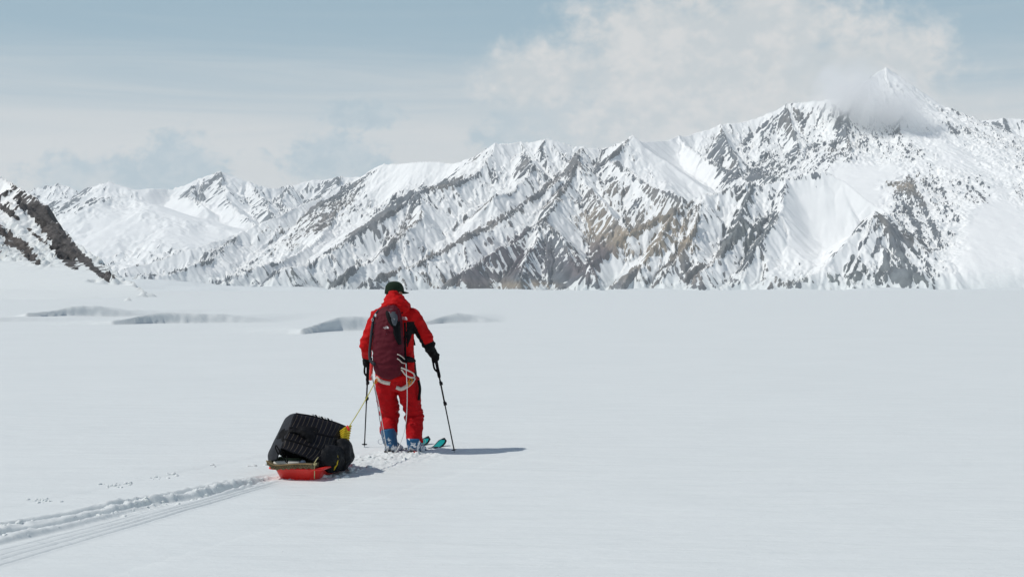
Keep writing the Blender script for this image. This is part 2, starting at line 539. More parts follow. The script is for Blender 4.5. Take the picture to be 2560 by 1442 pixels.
main_rock = [
    (1230, 650, 85, 55, -35, 0.42), (1345, 650, 75, 55, 0, 0.55), (1180, 700, 130, 24, 0, 0.45), (1300, 700, 120, 22, 0, 0.45), (1480, 650, 60, 40, -40, 0.35),
    (1480, 560, 70, 80, 40, 0.20), (1470, 440, 80, 40, 30, 0.10), (980, 590, 60, 50, -30, 0.20), (880, 560, 70, 40, -20, 0.16),
    (770, 570, 70, 40, 20, 0.22), (780, 690, 90, 22, 0, 0.22), (900, 710, 120, 16, 0, 0.40), (1070, 560, 50, 40, 0, 0.10),
    (1700, 610, 160, 90, -30, 0.18), (1560, 600, 60, 30, -40, 0.30), (1880, 540, 34, 110, 28, 0.40), (1840, 610, 55, 40, -40, 0.32), (1960, 480, 110, 16, -6, 0.42),
    (1940, 540, 20, 100, 25, 0.35), (2060, 440, 70, 12, -10, 0.35), (2220, 690, 150, 30, -4, 0.62), (2150, 640, 100, 50, -35, 0.10), (2000, 712, 80, 14, 0, 0.35),
    (1900, 690, 40, 24, -30, 0.40), (1800, 700, 40, 24, -30, 0.35), (1700, 690, 40, 24, -30, 0.32),
    (2330, 490, 100, 85, 40, 0.10), (2400, 590, 60, 45, 40, 0.22), (2250, 590, 60, 60, 40, 0.2), (2260, 455, 60, 30, -15, 0.35), (2480, 520, 60, 26, 30, 0.50), (2480, 440, 60, 40, 40, 0.22),
    (1860, 430, 110, 30, 10, 0.24), (2050, 410, 140, 20, -8, 0.20), (2110, 300, 50, 40, 0, 0.14), (2040, 300, 60, 40, 0, 0.12), (2260, 320, 30, 24, 0, 0.14),
    (1250, 380, 60, 24, -10, 0.12), (500, 640, 160, 24, -20, 0.08), (380, 665, 100, 20, 0, 0.14), (1620, 440, 26, 90, -35, 0.18),
    (1990, 545, 40, 90, 30, -0.35), (2260, 235, 60, 90, -30, -0.35), (1100, 425, 100, 22, 0, -0.2), (960, 470, 60, 40, -30, -0.3),
    (700, 640, 150, 22, -30, -0.25), (1900, 660, 40, 30, 0, -0.1), (1330, 580, 14, 50, 5, -0.1), (1700, 390, 110, 40, 38, -0.4),
]


def seams(width, value, *lines):
    """long narrow zones along lines down a face: snow couloirs (-) and rock ribs (+)"""
    out = []
    for pts in lines:
        for (x0, y0), (x1, y1) in zip(pts[:-1], pts[1:]):
            out.append(((x0 + x1) / 2, (y0 + y1) / 2, math.hypot(x1 - x0, y1 - y0) * 0.62, width, math.degrees(math.atan2(y1 - y0, x1 - x0)), value))
    return out


main_rock += seams(8, -0.60,
    [(1348, 565), (1312, 640), (1298, 715)], [(1392, 520), (1440, 600), (1480, 690)], [(1305, 445), (1180, 555), (1040, 655)], [(1240, 470), (1120, 560), (960, 665)],
    [(1120, 515), (1010, 600), (890, 675)], [(1478, 465), (1550, 555), (1605, 645)], [(1865, 480), (1800, 575), (1735, 655)], [(1915, 475), (1870, 580), (1812, 665)],
    [(720, 580), (560, 660)], [(850, 560), (700, 650)], [(1420, 440), (1300, 560), (1160, 680)], [(1540, 430), (1640, 520)], [(2090, 290), (2050, 390)], [(1900, 320), (1880, 400)],
    [(1760, 520), (1690, 610), (1640, 690)], [(1650, 560), (1590, 640), (1520, 710)], [(2300, 460), (2370, 600)], [(2350, 440), (2425, 590)])
main_rock += seams(11, 0.50,
    [(1442, 418), (1400, 490), (1362, 555)], [(1395, 722), (1470, 660), (1560, 595), (1680, 532)], [(2330, 430), (2385, 520), (2436, 615)], [(2275, 460), (2320, 540), (2355, 620)],
    [(2250, 490), (2290, 560), (2320, 620)], [(1190, 440), (1060, 475), (960, 540), (870, 600)], [(1380, 470), (1270, 535), (1150, 602), (1030, 668)])
main_rock += seams(12, 0.55, [(2372, 312), (2425, 400), (2475, 480)], [(2440, 470), (2490, 520), (2520, 540)], [(2310, 300), (2330, 380)], [(2530, 450), (2560, 500)])
main_rock += seams(6, 0.50, [(2178, 545), (2120, 600), (2055, 665)], [(2196, 560), (2150, 620), (2095, 690)], [(2214, 575), (2180, 640), (2140, 700)], [(2232, 595), (2215, 650), (2190, 705)], [(2260, 620), (2255, 700)],
    [(2190, 528), (2250, 590), (2330, 670)])
SLATE, BROWN, OCHRE, PURPLE, GREEN = (0.125, 0.140, 0.158), (0.245, 0.205, 0.170), (0.340, 0.275, 0.195), (0.112, 0.092, 0.106), (0.165, 0.185, 0.175)
main_tints = [
    (BROWN, [(770, 570, 130, 60, 0, 0.7), (1100, 590, 300, 120, -25, 0.6), (1480, 470, 120, 120, 0, 0.5), (1700, 650, 250, 90, 0, 0.6)]),
    (OCHRE, [(1490, 600, 110, 80, 30, 0.75), (1640, 590, 120, 80, 0, 0.7), (1760, 560, 110, 70, 0, 0.45), (2250, 455, 70, 30, 0, 0.7), (1180, 712, 220, 16, 0, 0.5), (1330, 715, 70, 14, 0, 0.7), (1930, 640, 50, 30, 0, 0.6)]),
    (PURPLE, [(1230, 650, 120, 60, -35, 0.9), (1345, 645, 80, 50, 0, 0.95), (1480, 650, 70, 50, -40, 0.9), (2470, 515, 70, 30, 30, 0.9), (1000, 640, 90, 30, -30, 0.5)]),
    (GREEN, [(2180, 690, 200, 60, 0, 0.85), (1890, 540, 60, 140, 28, 0.5), (800, 700, 160, 34, 0, 0.6), (1840, 610, 70, 60, 0, 0.4)]),
]
def main_foot(X, Y):
    px = X / Y * F + 1280
    base = np.interp(px, [200, 400, 640, 900, 1300, 1420, 1520, 2000, 2330], [10600, 10100, 9500, 9000, 8950, 9100, 8950, 8850, 8850])
    return ((Y - base) * 0.80).astype(np.float32)


def side_glacier(X, Y):
    """the glacier that climbs behind the right end of the range"""
    px = X / Y * F + 1280
    t = np.clip(Y - 8700, 0, None)
    return (sstep(2330, 2640, px) * (0.018 * t + t * t / 42000) - 6 + 3 * fbm(X / 260, Y / 200, 77, 3)).astype(np.float32)


mr = build_range('mountain', -4600, 5200, 8700, 14500, 7.4, 8.4, main_ridges,
                 [(620, 26), (330, 17), (170, 10.5), (88, 5.6), (46, 2.6)], (70.0, 700.0), main_smooth, main_rock, 0.14, SLATE, main_tints, 11, MTN,
                 main_foot, ramp=side_glacier,
                 ice=[(2510, 690, 90, 50, 0, 1.2), (2500, 610, 60, 30, 0, 0.5)])
tag(mr, 'long snowy mountain range with brown and purple rock ribs and a high summit on the right', 'mountain', kind='structure')

far_ridges = [
    (0.75, 1200, 0.20, [(-260, 520, 20), (-60, 500, 20), (60, 505, 20), (150, 500, 19.8), (215, 482, 19.4), (262, 458, 19.0), (275, 452, 19.0), (300, 462, 19.0), (345, 474, 19.0), (420, 472, 19.4), (500, 450, 19.5),
                        (548, 430, 19.5), (575, 440, 19.5), (620, 456, 19.5), (690, 473, 19.6), (720, 464, 19.8), (800, 452, 20), (850, 443, 20), (900, 440, 20), (1050, 420, 20.3), (1200, 430, 20.5)]),
    (0.60, 1100, 0.16, [(278, 476, 17.4), (292, 470, 17.2), (310, 488, 16.9), (345, 530, 16.3), (380, 570, 15.8), (440, 600, 15.4), (520, 640, 14.9)]),
    (0.45, 1400, 0.14, [(292, 470, 17.2), (230, 500, 16.8), (170, 528, 16.4), (90, 570, 16.0), (-60, 620, 15.6)]),
    (0.75, 700, 0.22, [(548, 430, 19.5), (560, 480, 18.6), (600, 530, 17.6), (660, 580, 16.6), (700, 620, 15.8)]),
    (0.75, 700, 0.22, [(500, 450, 19.5), (470, 490, 18.6), (520, 520, 17.8)]),
    (0.75, 700, 0.22, [(720, 464, 19.8), (700, 510, 18.8), (740, 545, 17.9), (760, 575, 17.0)]),
    (0.75, 700, 0.22, [(620, 456, 19.5), (650, 500, 18.5), (690, 540, 17.6)]),
    (0.75, 700, 0.22, [(850, 443, 20), (830, 480, 19.2), (800, 510, 18.4)]),
    (0.70, 900, 0.20, [(-40, 540, 22), (40, 500, 22.4), (90, 470, 22.6), (150, 462, 22.6), (200, 480, 22.4), (260, 500, 22)]),
]
far_smooth = [(430, 520, 60, 30, 10, 0.8), (230, 590, 150, 60, -20, 0.9), (480, 600, 160, 34, 10, 0.7), (320, 460, 40, 14, 20, 0.9), (600, 460, 40, 30, 30, 0.5), (560, 560, 160, 34, 15, 0.6)]
far_rock = [(530, 455, 30, 24, -30, 0.22), (268, 470, 16, 16, 0, 0.30), (720, 470, 26, 12, 0, 0.22), (440, 490, 60, 10, 0, 0.22), (350, 510, 26, 30, 40, 0.16), (640, 545, 50, 12, 30, 0.18), (400, 600, 60, 10, 10, 0.12), (230, 520, 50, 6, -25, 0.15)]
fr = build_range('mountain', -8600, 900, 14500, 23500, 15, 17, far_ridges, [(900, 44), (480, 26), (250, 13), (130, 6.5)], (90.0, 1000.0), far_smooth, far_rock,
                 0.18, SLATE, [], 41, MTN_FAR, foot([(0, 14.6), (900, 14.6)], 0.4), margin=500, streak_l=(150.0, 80.0, 48.0))
tag(fr, 'paler distant snowy range at the head of the valley on the left', 'mountain', kind='structure')

right_ridges = [
    (0.80, 900, 0.30, [(2340, 400, 17.0), (2400, 330, 17), (2430, 302, 17), (2470, 288, 17), (2510, 284, 17), (2560, 289, 17), (2640, 320, 17), (2760, 330, 17)]),
    (0.85, 600, 0.34, [(2430, 302, 17), (2450, 350, 16.2), (2490, 385, 15.6), (2480, 410, 15.2)]),
    (0.85, 600, 0.34, [(2640, 300, 17), (2590, 350, 16.2), (2530, 395, 15.6), (2490, 420, 15.2)]),
    (0.30, 900, 0.12, [(2800, 400, 15.6), (2600, 440, 15), (2540, 480, 14.2), (2540, 540, 13.4)]),
]
rr = build_range('mountain', 3900, 8600, 12900, 18200, 13, 14, right_ridges, [(560, 32), (300, 19), (160, 10), (80, 5)], (70.0, 700.0),
                 [(2540, 440, 90, 50, 0, 0.9), (2560, 520, 80, 60, 0, 1.0)], [(2480, 340, 60, 34, 0, 0.30), (2530, 375, 30, 20, -40, -0.2)], 0.40, SLATE, [(BROWN, [(2460, 330, 60, 30, 0, 0.4)])], 61, MTN, foot([(2300, 12.9), (2600, 12.9)], 0.5), margin=900, streak_l=(120.0, 60.0, 40.0))
tag(rr, 'cloud-topped rocky peak behind the right end of the range', 'mountain', kind='structure')

# ------------------------------------------------------------------ near slope on the left
near_ridges = [
    (0.75, 60, 0.55, [(-420, 240, 1.05), (-200, 345, 0.98), (0, 440, 0.90), (40, 468, 0.88), (65, 482, 0.87), (105, 508, 0.85), (130, 538, 0.83), (160, 585, 0.80),
                      (190, 620, 0.77), (235, 650, 0.74), (270, 678, 0.70), (312, 701, 0.65), (350, 724, 0.60), (392, 745, 0.56)]),
    (0.55, 40, 0.20, [(20, 500, 0.83), (110, 570, 0.76), (190, 640, 0.68), (215, 668, 0.64)]),
    (0.50, 40, 0.18, [(-120, 520, 0.80), (0, 575, 0.72), (80, 640, 0.65), (110, 668, 0.61)]),
    (0.16, 40, 0.10, [(-420, 640, 0.62), (-150, 655, 0.56), (0, 668, 0.52), (120, 676, 0.50), (220, 690, 0.50), (300, 712, 0.52)]),
    (0.10, 40, 0.06, [(-420, 700, 0.40), (-100, 706, 0.36), (60, 716, 0.34), (170, 730, 0.33)]),
    (0.14, 30, 0.08, [(150, 672, 0.54), (230, 704, 0.48), (300, 735, 0.42), (340, 748, 0.40)]),
]


def near_flank(X, Y, H):
    """the far side of the near crest drops away steeply"""
    P = [W(px, py, d * 1000) for px, py, d in near_ridges[0][3]][::-1]
    yy = [p.y for p in P]
    r = np.clip(X - np.interp(Y, yy, [p.x for p in P]), 0, None)
    low = np.minimum(H, 2.6 - 0.05 * np.clip(X + 200, 0, None))
    high = np.minimum(H, np.interp(Y, yy, [p.z for p in P]) - 1.7 * r + 2)
    k = sstep(520, 640, Y)
    return (low * (1 - k) + high * k).astype(np.float32)


def near_foot(X, Y, run=False):
    t = foot([(-400, 0.30), (150, 0.33), (300, 0.38), (380, 0.45)], 1.0)(X, Y)
    if run:
        return t
    p = np.clip(t, 0, None)
    return np.where(t < 0, t * 0.1, 0.012 * p + p * p / 1400) - 0.9


near_rockz = [
    (90, 520, 75, 26, 42, 0.75), (150, 590, 85, 26, 50, 0.85), (225, 660, 75, 12, 42, 0.75), (40, 470, 50, 9, 32, 0.35), (285, 690, 60, 7, 40, 0.7), (255, 690, 40, 5, 42, 0.5),
    (20, 530, 40, 9, 38, 0.70), (90, 590, 60, 6, 40, 0.55), (165, 648, 42, 13, 48, 0.85), (10, 585, 50, 14, 35, 0.55), (70, 630, 55, 15, 48, 0.75), (25, 612, 25, 8, 15, 0.5), (75, 648, 25, 5, 40, 0.3),
    (40, 560, 45, 12, 40, -0.5), (110, 630, 20, 16, 40, -0.5), (60, 480, 22, 10, 60, -0.5), (0, 690, 225, 26, 6, -1.5), (330, 735, 60, 14, 30, -0.8), (140, 555, 14, 10, 20, -0.35),
]
nr = build_range('mountain', -520, -60, 300, 1120, 0.9, 1.5, near_ridges, [(40, 3.2), (20, 2.0), (10, 1.0), (5, 0.5)], (7.0, 60.0),
                 [(0, 700, 240, 36, 6, 1.3)], near_rockz, 0.16, (0.085, 0.080, 0.078), [((0.12, 0.10, 0.085), [(60, 600, 80, 60, 0, 0.7)])], 81, MTN_NEAR,
                 near_foot, strength=1.0, knee=5.0, fine_amp=0.10, rib_w=0.22, slope_w=0.15, noise_l=22.0, margin=0, streak_l=(9.0, 5.0, 3.2), streak_w=0.34, flank=near_flank, zone_w=0.85, n2_w=0.30, asp_w=0.0, ease=(-1.3, 110.0))
tag(nr, 'near steep snow slope with dark rock bands at the left edge', 'mountain', kind='structure')

# ================================================================== GLACIER
def ground_h(X, Y):
    """broad swells of the snow plain (the skier stands on level snow near 0)"""
    D = np.sqrt(X * X + Y * Y)
    k = sstep(25, 120, D)
    h = 0.45 * k * fbm(X / 90, Y / 60, 201, 3) * sstep(900, 200, D)
    h = h + 0.016 * fbm(X / 4.5, Y / 1.6, 203, 3) * sstep(70, 25, D)
    h = h - 0.9 * sstep(120, 330, D) * sstep(1200, 600, D)
    h = h + 5.0 * sstep(1500, 4500, D) * fbm(X / 1400, Y / 2200, 207, 3)
    h = h + 42.0 * sstep(6000, 8800, D) * fbm(X / 600, Y / 1500, 209, 4)
    # valley floor climbs gently to the left
    h = h + sstep(7000, 12500, D) * sstep(-0.11, -0.29, X / np.maximum(Y, 1)) * 115 * (Y > 0)
    return h


# wind-carved drifts: (px left, px right, py foot, py top)
DRIFTS = [(108, 330, 789, 764, 1.0), (325, 640, 805, 775, 0.75), (785, 1010, 829, 794, 1.0), (1075, 1250, 806, 781, 0.8), (-150, 90, 800, 786, 0.3)]


def drift_h(X, Y):
    h = np.zeros_like(X)
    for k, (l, r, yb, yt, st) in enumerate(DRIFTS):
        d = EYE * F / (yb - HOR)
        xl, xr = (l - 1280) / F * d, (r - 1280) / F * d
        Hh = (yb - yt) / F * d * 1.22
        u = (X - xl) / (xr - xl)
        wob = 0.5 * fbm(X / 4.5, Y * 0 + k, 230 + k, 3) + 0.30 * fbm(X / 0.9, Y * 0 + k, 235 + k, 3)
        up_ = np.clip(u, 0, 1)
        # a bowl scooped into a long low drift: its left wall curls towards the viewer and lies in shade
        face = d + wob + 0.75 * np.clip(X - xl, 0, None) - 3.6 * np.exp(-up_ / 0.11)
        s = Y - face
        along = (0.30 * sstep(-1.5, 0.0, u) + 0.70 * sstep(-0.04, 0.24, u)) * (1 - sstep(0.30, 1.08, u)) ** 0.8 * (0.88 + 0.45 * fbm(X / 2.8, Y * 0 + k, 250 + k, 3))
        t = np.clip(s / (0.5 + 1.6 * up_ + 9.0 * np.clip(-u, 0, 1)), 0, 1)
        rise = (1 - (1 - t) ** 2) * (1 + 0.45 * fbm(X / 0.45, s / 0.3, 240 + k, 3) * (1 - t))
        fall = np.exp(-np.clip(s - 1.2, 0, None) / (11 + 5 * st))
        h += Hh * along * rise * fall
        lip = np.exp(-((s + 0.9) / 0.7) ** 2) * along * (s < 0)
        h += 0.05 * lip
    return h


TRK_A = [(W(680, 1188, 13.7), W(0, 1318, 10.75)), (W(690, 1196, 13.5), W(0, 1336, 10.42))]      # ski tracks with turned-up snow
TRK_G = [(W(720, 1203, 13.32), W(0, 1412, 9.27)), (W(716, 1200, 13.4), W(0, 1399, 9.45)), (W(712, 1198, 13.5), W(0, 1388, 9.6)), (W(706, 1195, 13.6), W(0, 1377, 9.77))]
TRK_T = [(W(700, 1196, 13.55), W(0, 1358, 10.06))]                                               # sledge trough


def line_uv(X, Y, a, b):
    vx, vy = b.x - a.x, b.y - a.y
    l = math.hypot(vx, vy)
    vx, vy = vx / l, vy / l
    return (X - a.x) * vx + (Y - a.y) * vy, (X - a.x) * -vy + (Y - a.y) * vx


# patch of finely modelled snow round the tracks: axis from behind the sledge out of the frame and ahead to the skier
PA, PB = Vector((-0.60, 17.1, 0)), Vector((-4.55, 7.3, 0))
PL = (PB - PA).length
PW = 1.45


def patch_uv(X, Y):
    return line_uv(X, Y, PA, PB)


def patch_mask(X, Y):
    u, v = patch_uv(X, Y)
    return sstep(0.30, 0.60, u) * sstep(PL - 0.30, PL - 0.60, u) * sstep(PW - 0.22, PW - 0.45, np.abs(v))


def heap(x, y, cx, cy, r):
    return np.exp(-(((x - cx) ** 2 + (y - cy) ** 2) / (r * r)))


def track_h(X, Y):
    h = np.zeros_like(X)
    slab = np.clip(fbm(X / 0.20, Y / 0.16, 299, 3) * 1.6 + 0.45, 0, 1)
    lump = np.clip(fbm(X / 0.11, Y / 0.09, 301, 3) + 0.25, 0, 1)
    lump2 = np.clip(fbm(X / 0.05, Y / 0.05, 305, 3) + 0.1, 0, 1)
    blotch = 0.35 + 1.0 * np.clip(fbm(X / 0.9, Y / 0.9, 307, 2) * 1.3 + 0.3, 0, 1)
    for i, (a, b) in enumerate(TRK_A):
        u, v = line_uv(X, Y, a, b)
        on = sstep(-0.5, 0.9, u)
        v = v + 0.04 * fbm(u / 0.7, u * 0, 310 + i, 3)
        h -= on * 0.045 * np.exp(-((v) / 0.055) ** 4)
        h += on * blotch * (0.014 * np.sqrt(slab) + 0.018 * np.sqrt(lump) + 0.022 * lump2) * np.exp(-np.abs((v - 0.10) / 0.075) ** 3)
        h += on * blotch * (0.010 * np.sqrt(slab) + 0.016 * np.sqrt(lump) + 0.018 * lump2) * np.exp(-np.abs((v + 0.095) / 0.055) ** 3)
    a, b = TRK_T[0]
    u, v = line_uv(X, Y, a, b)
    on = sstep(-0.1, 0.5, u)
    h -= on * 0.03 * sstep(-0.10, -0.05, v) * sstep(0.10, 0.0, v)
    for i, (a, b) in enumerate(TRK_G):
        u, v = line_uv(X, Y, a, b)
        v = v + 0.010 * fbm(u / 0.9, u * 0, 320, 3)
        on = sstep(-0.1, 0.6, u)
        h -= on * (0.016 if i else 0.022) * np.exp(-(v / 0.016) ** 2)
        h += on * 0.006 * np.exp(-((v - 0.035) / 0.02) ** 2)
    # broken snow round the skis and in front of the sledge
    for (cx, cy, r, k) in ((-1.33, 15.15, 0.42, 0.05), (-1.52, 14.7, 0.40, 0.05), (-1.18, 15.35, 0.35, 0.05), (-0.95, 15.9, 0.35, 0.03), (-1.62, 14.25, 0.35, 0.035), (-1.65, 13.85, 0.30, 0.05), (-1.02, 15.2, 0.3, 0.03)):
        h += k * heap(X, Y, cx, cy, r) * (0.5 * lump + 0.6 * lump2) * 0.75
    return h


def full_ground(X, Y):
    return ground_h(X, Y) + drift_h(X, Y) - 0.075 * patch_mask(X, Y)


# sheet: fine in the view, coarse all round
fi = np.linspace(-0.40, 0.40, 560)
th = np.concatenate([np.arctan(fi), np.linspace(0.40, 2 * math.pi - 0.40, 60)[1:-1] if False else np.linspace(math.atan(0.40), 2 * math.pi - math.atan(0.40), 60)[1:]])
rad = np.unique(np.concatenate([np.geomspace(1.2, 48, 220), np.arange(48, 112, 0.2), np.geomspace(112, 26000, 140)]))
TH, RA = np.meshgrid(th.astype(np.float64), rad)
GX, GY = RA * np.sin(TH), RA * np.cos(TH)
GZ = full_ground(GX.astype(np.float32), GY.astype(np.float32))


def snow_material():
    m, t, b = mat_nodes('snow')
    geo = t.add('ShaderNodeNewGeometry')
    P = geo.outputs['Position']
    sx = t.add('ShaderNodeVectorMath', operation='MULTIPLY')
    t.link(P, sx.inputs[0]); sx.inputs[1].default_value = (0.8, 3.2, 1.0)
    streak = t.noise(sx.outputs[0], 1.1, 5, 0.6, 0.3)
    grain = t.noise(P, 60, 3, 0.7)
    crust = t.noise(P, 7, 5, 0.65)
    wide = t.noise(P, 0.25, 4, 0.6)
    col = t.mix(t.ramp(t.math('ADD', t.math('MULTIPLY', streak, 0.6), t.math('MULTIPLY', wide, 0.4)), 0.3, 0.7), (0.752, 0.788, 0.780), (0.792, 0.826, 0.816))
    t.link(col, b.inputs['Base Color'])
    b.inputs['Roughness'].default_value = 0.55
    b.inputs['Specular IOR Level'].default_value = 0.25
    h = t.math('ADD', t.math('ADD', t.math('MULTIPLY', streak, 0.050), t.math('MULTIPLY', crust, 0.006)), t.math('MULTIPLY', grain, 0.0012))
    bump(t, b, h, 0.75, 1.0)
    return m


SNOWM = snow_material()
g = link('snow_ground', grid_mesh('snow_ground', GX, GY, GZ), SNOWM)
tag(g, kind='structure', label='flat untracked snow of the glacier reaching the foot of the mountains')

us = np.arange(0, PL, 0.026); vs = np.arange(-PW, PW + 0.001, 0.014)
V_, U_ = np.meshgrid(vs, us)
dirp = (PB - PA).normalized()
TX, TY = PA.x + dirp.x * U_ - dirp.y * V_, PA.y + dirp.y * U_ + dirp.x * V_
edge = np.minimum(np.minimum(U_, PL - U_), PW - np.abs(V_))
TZ = ground_h(TX, TY) + track_h(TX, TY) * sstep(0.05, 0.5, edge) + 0.007 * sstep(0.0, 0.6, edge) - 0.002
tk = link('ski_track', grid_mesh('ski_track', TX, TY, TZ), SNOWM)
tag(tk, kind='structure', label='ski and sledge tracks pressed into the snow behind the red sledge')

# ================================================================== SHAPE HELPERS
def V(*a):
    return Vector(a)


def lerp(a, b, t):
    return a + (b - a) * t


def catmull(P, n):
    """smooth curve through the points, n samples per span"""
    out = []
    Q = [P[0] * 2 - P[1]] + list(P) + [P[-1] * 2 - P[-2]]
    for i in range(1, len(Q) - 2):
        for k in range(n):
            t = k / n
            p0, p1, p2, p3 = Q[i - 1:i + 3]
            out.append(0.5 * ((2 * p1) + (p2 - p0) * t + (2 * p0 - 5 * p1 + 4 * p2 - p3) * t * t + (3 * p1 - p0 - 3 * p2 + p3) * t ** 3))
    out.append(P[-1].copy())
    return out


def loft(bm, secs, ref, n=16, sub=3, power=2.0, caps=True):
    """closed tube through sections (centre, half width, half depth); ref = direction of the depth axis"""
    C_ = catmull([s[0] for s in secs], sub)
    ru = catmull([V(s[1], s[2], 0) for s in secs], sub)
    rings = []
    for i, c_ in enumerate(C_):
        a = C_[max(i - 1, 0)]; b = C_[min(i + 1, len(C_) - 1)]
        t = (b - a).normalized()
        v = (ref - t * ref.dot(t)).normalized()
        u = t.cross(v)
        ring = []
        for k in range(n):
            th_ = 2 * math.pi * k / n
            cs, sn = math.cos(th_), math.sin(th_)
            e = 2.0 / power
            cs = math.copysign(abs(cs) ** e, cs); sn = math.copysign(abs(sn) ** e, sn)
            ring.append(bm.verts.new(c_ + u * (max(ru[i].x, 1e-4) * cs) + v * (max(ru[i].y, 1e-4) * sn)))
        rings.append(ring)
    for a, b in zip(rings[:-1], rings[1:]):
        for k in range(n):
            bm.faces.new((a[k], a[(k + 1) % n], b[(k + 1) % n], b[k]))
    if caps:
        bm.faces.new(rings[0][::-1]); bm.faces.new(rings[-1])
    return rings


def tube(bm, pts, r, n=8, sub=4, caps=True):
    P = catmull(pts, sub) if len(pts) > 2 else [pts[0], pts[1]]
    N = len(P)
    rr = r if isinstance(r, (list, tuple)) else [r, r]
    ref = V(0.31, 0.22, 0.93)
    rings = []
    for i, p in enumerate(P):
        t = (P[min(i + 1, N - 1)] - P[max(i - 1, 0)]).normalized()
        if abs(t.dot(ref)) > 0.97:
            ref = V(0.93, 0.31, 0.22)
        u = (ref - t * ref.dot(t)).normalized(); w = t.cross(u)
        ref = u
        f = i / (N - 1) * (len(rr) - 1); k = min(int(f), len(rr) - 2)
        q = rr[k] + (rr[k + 1] - rr[k]) * (f - k)
        rings.append([bm.verts.new(p + u * (q * math.cos(2 * math.pi * j / n)) + w * (q * math.sin(2 * math.pi * j / n))) for j in range(n)])
    for a, b in zip(rings[:-1], rings[1:]):
        for j in range(n):
            bm.faces.new((a[j], a[(j + 1) % n], b[(j + 1) % n], b[j]))
    if caps:
        bm.faces.new(rings[0][::-1]); bm.faces.new(rings[-1])


def ribbon(bm, pts, nrm, w, th_, sub=5):
    """flat webbing along the points; nrm = outward direction"""
    P = catmull(pts, sub) if len(pts) > 2 else list(pts)
    rows = []
    for i, p in enumerate(P):
        t = (P[min(i + 1, len(P) - 1)] - P[max(i - 1, 0)]).normalized()
        s = t.cross(nrm).normalized() * (w / 2); o = nrm.normalized() * (th_ / 2)
        rows.append([bm.verts.new(p + s + o), bm.verts.new(p - s + o), bm.verts.new(p - s - o), bm.verts.new(p + s - o)])
    for a, b in zip(rows[:-1], rows[1:]):
        for j in range(4):
            bm.faces.new((a[j], a[(j + 1) % 4], b[(j + 1) % 4], b[j]))
    bm.faces.new(rows[0][::-1]); bm.faces.new(rows[-1])


def ellipsoid(bm, c_, axes, seg=20, rings=12):
    """axes = three half-axis vectors"""
    M = Matrix((axes[0], axes[1], axes[2])).transposed().to_4x4()
    M.translation = c_
    bmesh.ops.create_uvsphere(bm, u_segments=seg, v_segments=rings, radius=1.0, matrix=M)


def brick(bm, c_, ax, ay, az_, bev=0.0):
    """box from a centre and three half-axis vectors, edges eased"""
    vs_ = [bm.verts.new(c_ + ax * sx + ay * sy + az_ * sz) for sx in (-1, 1) for sy in (-1, 1) for sz in (-1, 1)]
    fs = [bm.faces.new([vs_[i] for i in f]) for f in ((0, 1, 3, 2), (4, 6, 7, 5), (0, 4, 5, 1), (2, 3, 7, 6), (0, 2, 6, 4), (1, 5, 7, 3))]
    if bev:
        es = list({e for f in fs for e in f.edges})
        bmesh.ops.bevel(bm, geom=es, offset=bev, segments=2, affect='EDGES')


def bm_obj(name, bm, mats, parent=None, smooth=True):
    bmesh.ops.recalc_face_normals(bm, faces=bm.faces)
    me = bpy.data.meshes.new(name)
    bm.to_mesh(me); bm.free()
    return link(name, me, mats, parent, smooth)


def remeshed(bm, voxel, smooth=4):
    """one continuous skin over everything in bm"""
    bmesh.ops.recalc_face_normals(bm, faces=bm.faces)
    me = bpy.data.meshes.new('tmp'); bm.to_mesh(me); bm.free()
    o = bpy.data.objects.new('tmp', me); COL.objects.link(o)
    m = o.modifiers.new('r', 'REMESH'); m.mode = 'VOXEL'; m.voxel_size = voxel
    if smooth:
        s_ = o.modifiers.new('s', 'SMOOTH'); s_.factor = 0.5; s_.iterations = smooth
    dg = bpy.context.evaluated_depsgraph_get()
    dg.update()
    out = bpy.data.meshes.new_from_object(o.evaluated_get(dg))
    bpy.data.objects.remove(o)
    out.materials.clear()
    return out


def n3(p, sx, sy, sz, o=0.0):
    return mnoise.noise(V(p.x * sx + o, p.y * sy + o * 1.7, p.z * sz - o))


def crease(p, sx, sy, sz, o=0.0):
    return 1.0 - 2.0 * abs(n3(p, sx, sy, sz, o)) ** 1.05


def displace(me, fn):
    co = [v.co + v.normal * fn(v.co) for v in me.vertices]
    me.vertices.foreach_set('co', np.array(co, np.float32).reshape(-1))
    me.update()


def empty(name, loc):
    o = bpy.data.objects.new(name, None)
    o.empty_display_size = 0.1
    o.location = loc
    COL.objects.link(o)
    return o


def under(root, *objs):
    """parts are built at world coordinates; shift their meshes to the root's frame"""
    for o in objs:
        o.data.transform(Matrix.Translation(-root.location))
        o.parent = root
    return objs[0]


def sub(part, *objs):
    """sub-parts share the frame of their part"""
    root = part.parent
    for o in objs:
        o.data.transform(Matrix.Translation(-root.location))
        o.parent = part


def cloth(name, col, rough=0.8, var=0.18, weave=260.0, wr=0.0, sheen=0.0, spec=0.12):
    m, t, b = mat_nodes(name)
    geo = t.add('ShaderNodeNewGeometry')
    n = t.noise(geo.outputs['Position'], 9, 4, 0.6)
    f = t.noise(geo.outputs['Position'], weave, 2, 0.5)
    k = t.ramp(n, 0.25, 0.75, 1 - var, 1 + var)
    s_ = t.add('ShaderNodeVectorMath', operation='SCALE')
    s_.inputs[0].default_value = col
    t.link(k, s_.inputs['Scale'])
    t.link(s_.outputs[0], b.inputs['Base Color'])
    b.inputs['Roughness'].default_value = rough
    b.inputs['Specular IOR Level'].default_value = spec
    if sheen:
        b.inputs['Sheen Weight'].default_value = sheen
    h = t.math('ADD', t.math('MULTIPLY', f, 0.0006), t.math('MULTIPLY', t.noise(geo.outputs['Position'], 28, 4, 0.6), wr))
    bump(t, b, h, 0.7, 1.0)
    return m


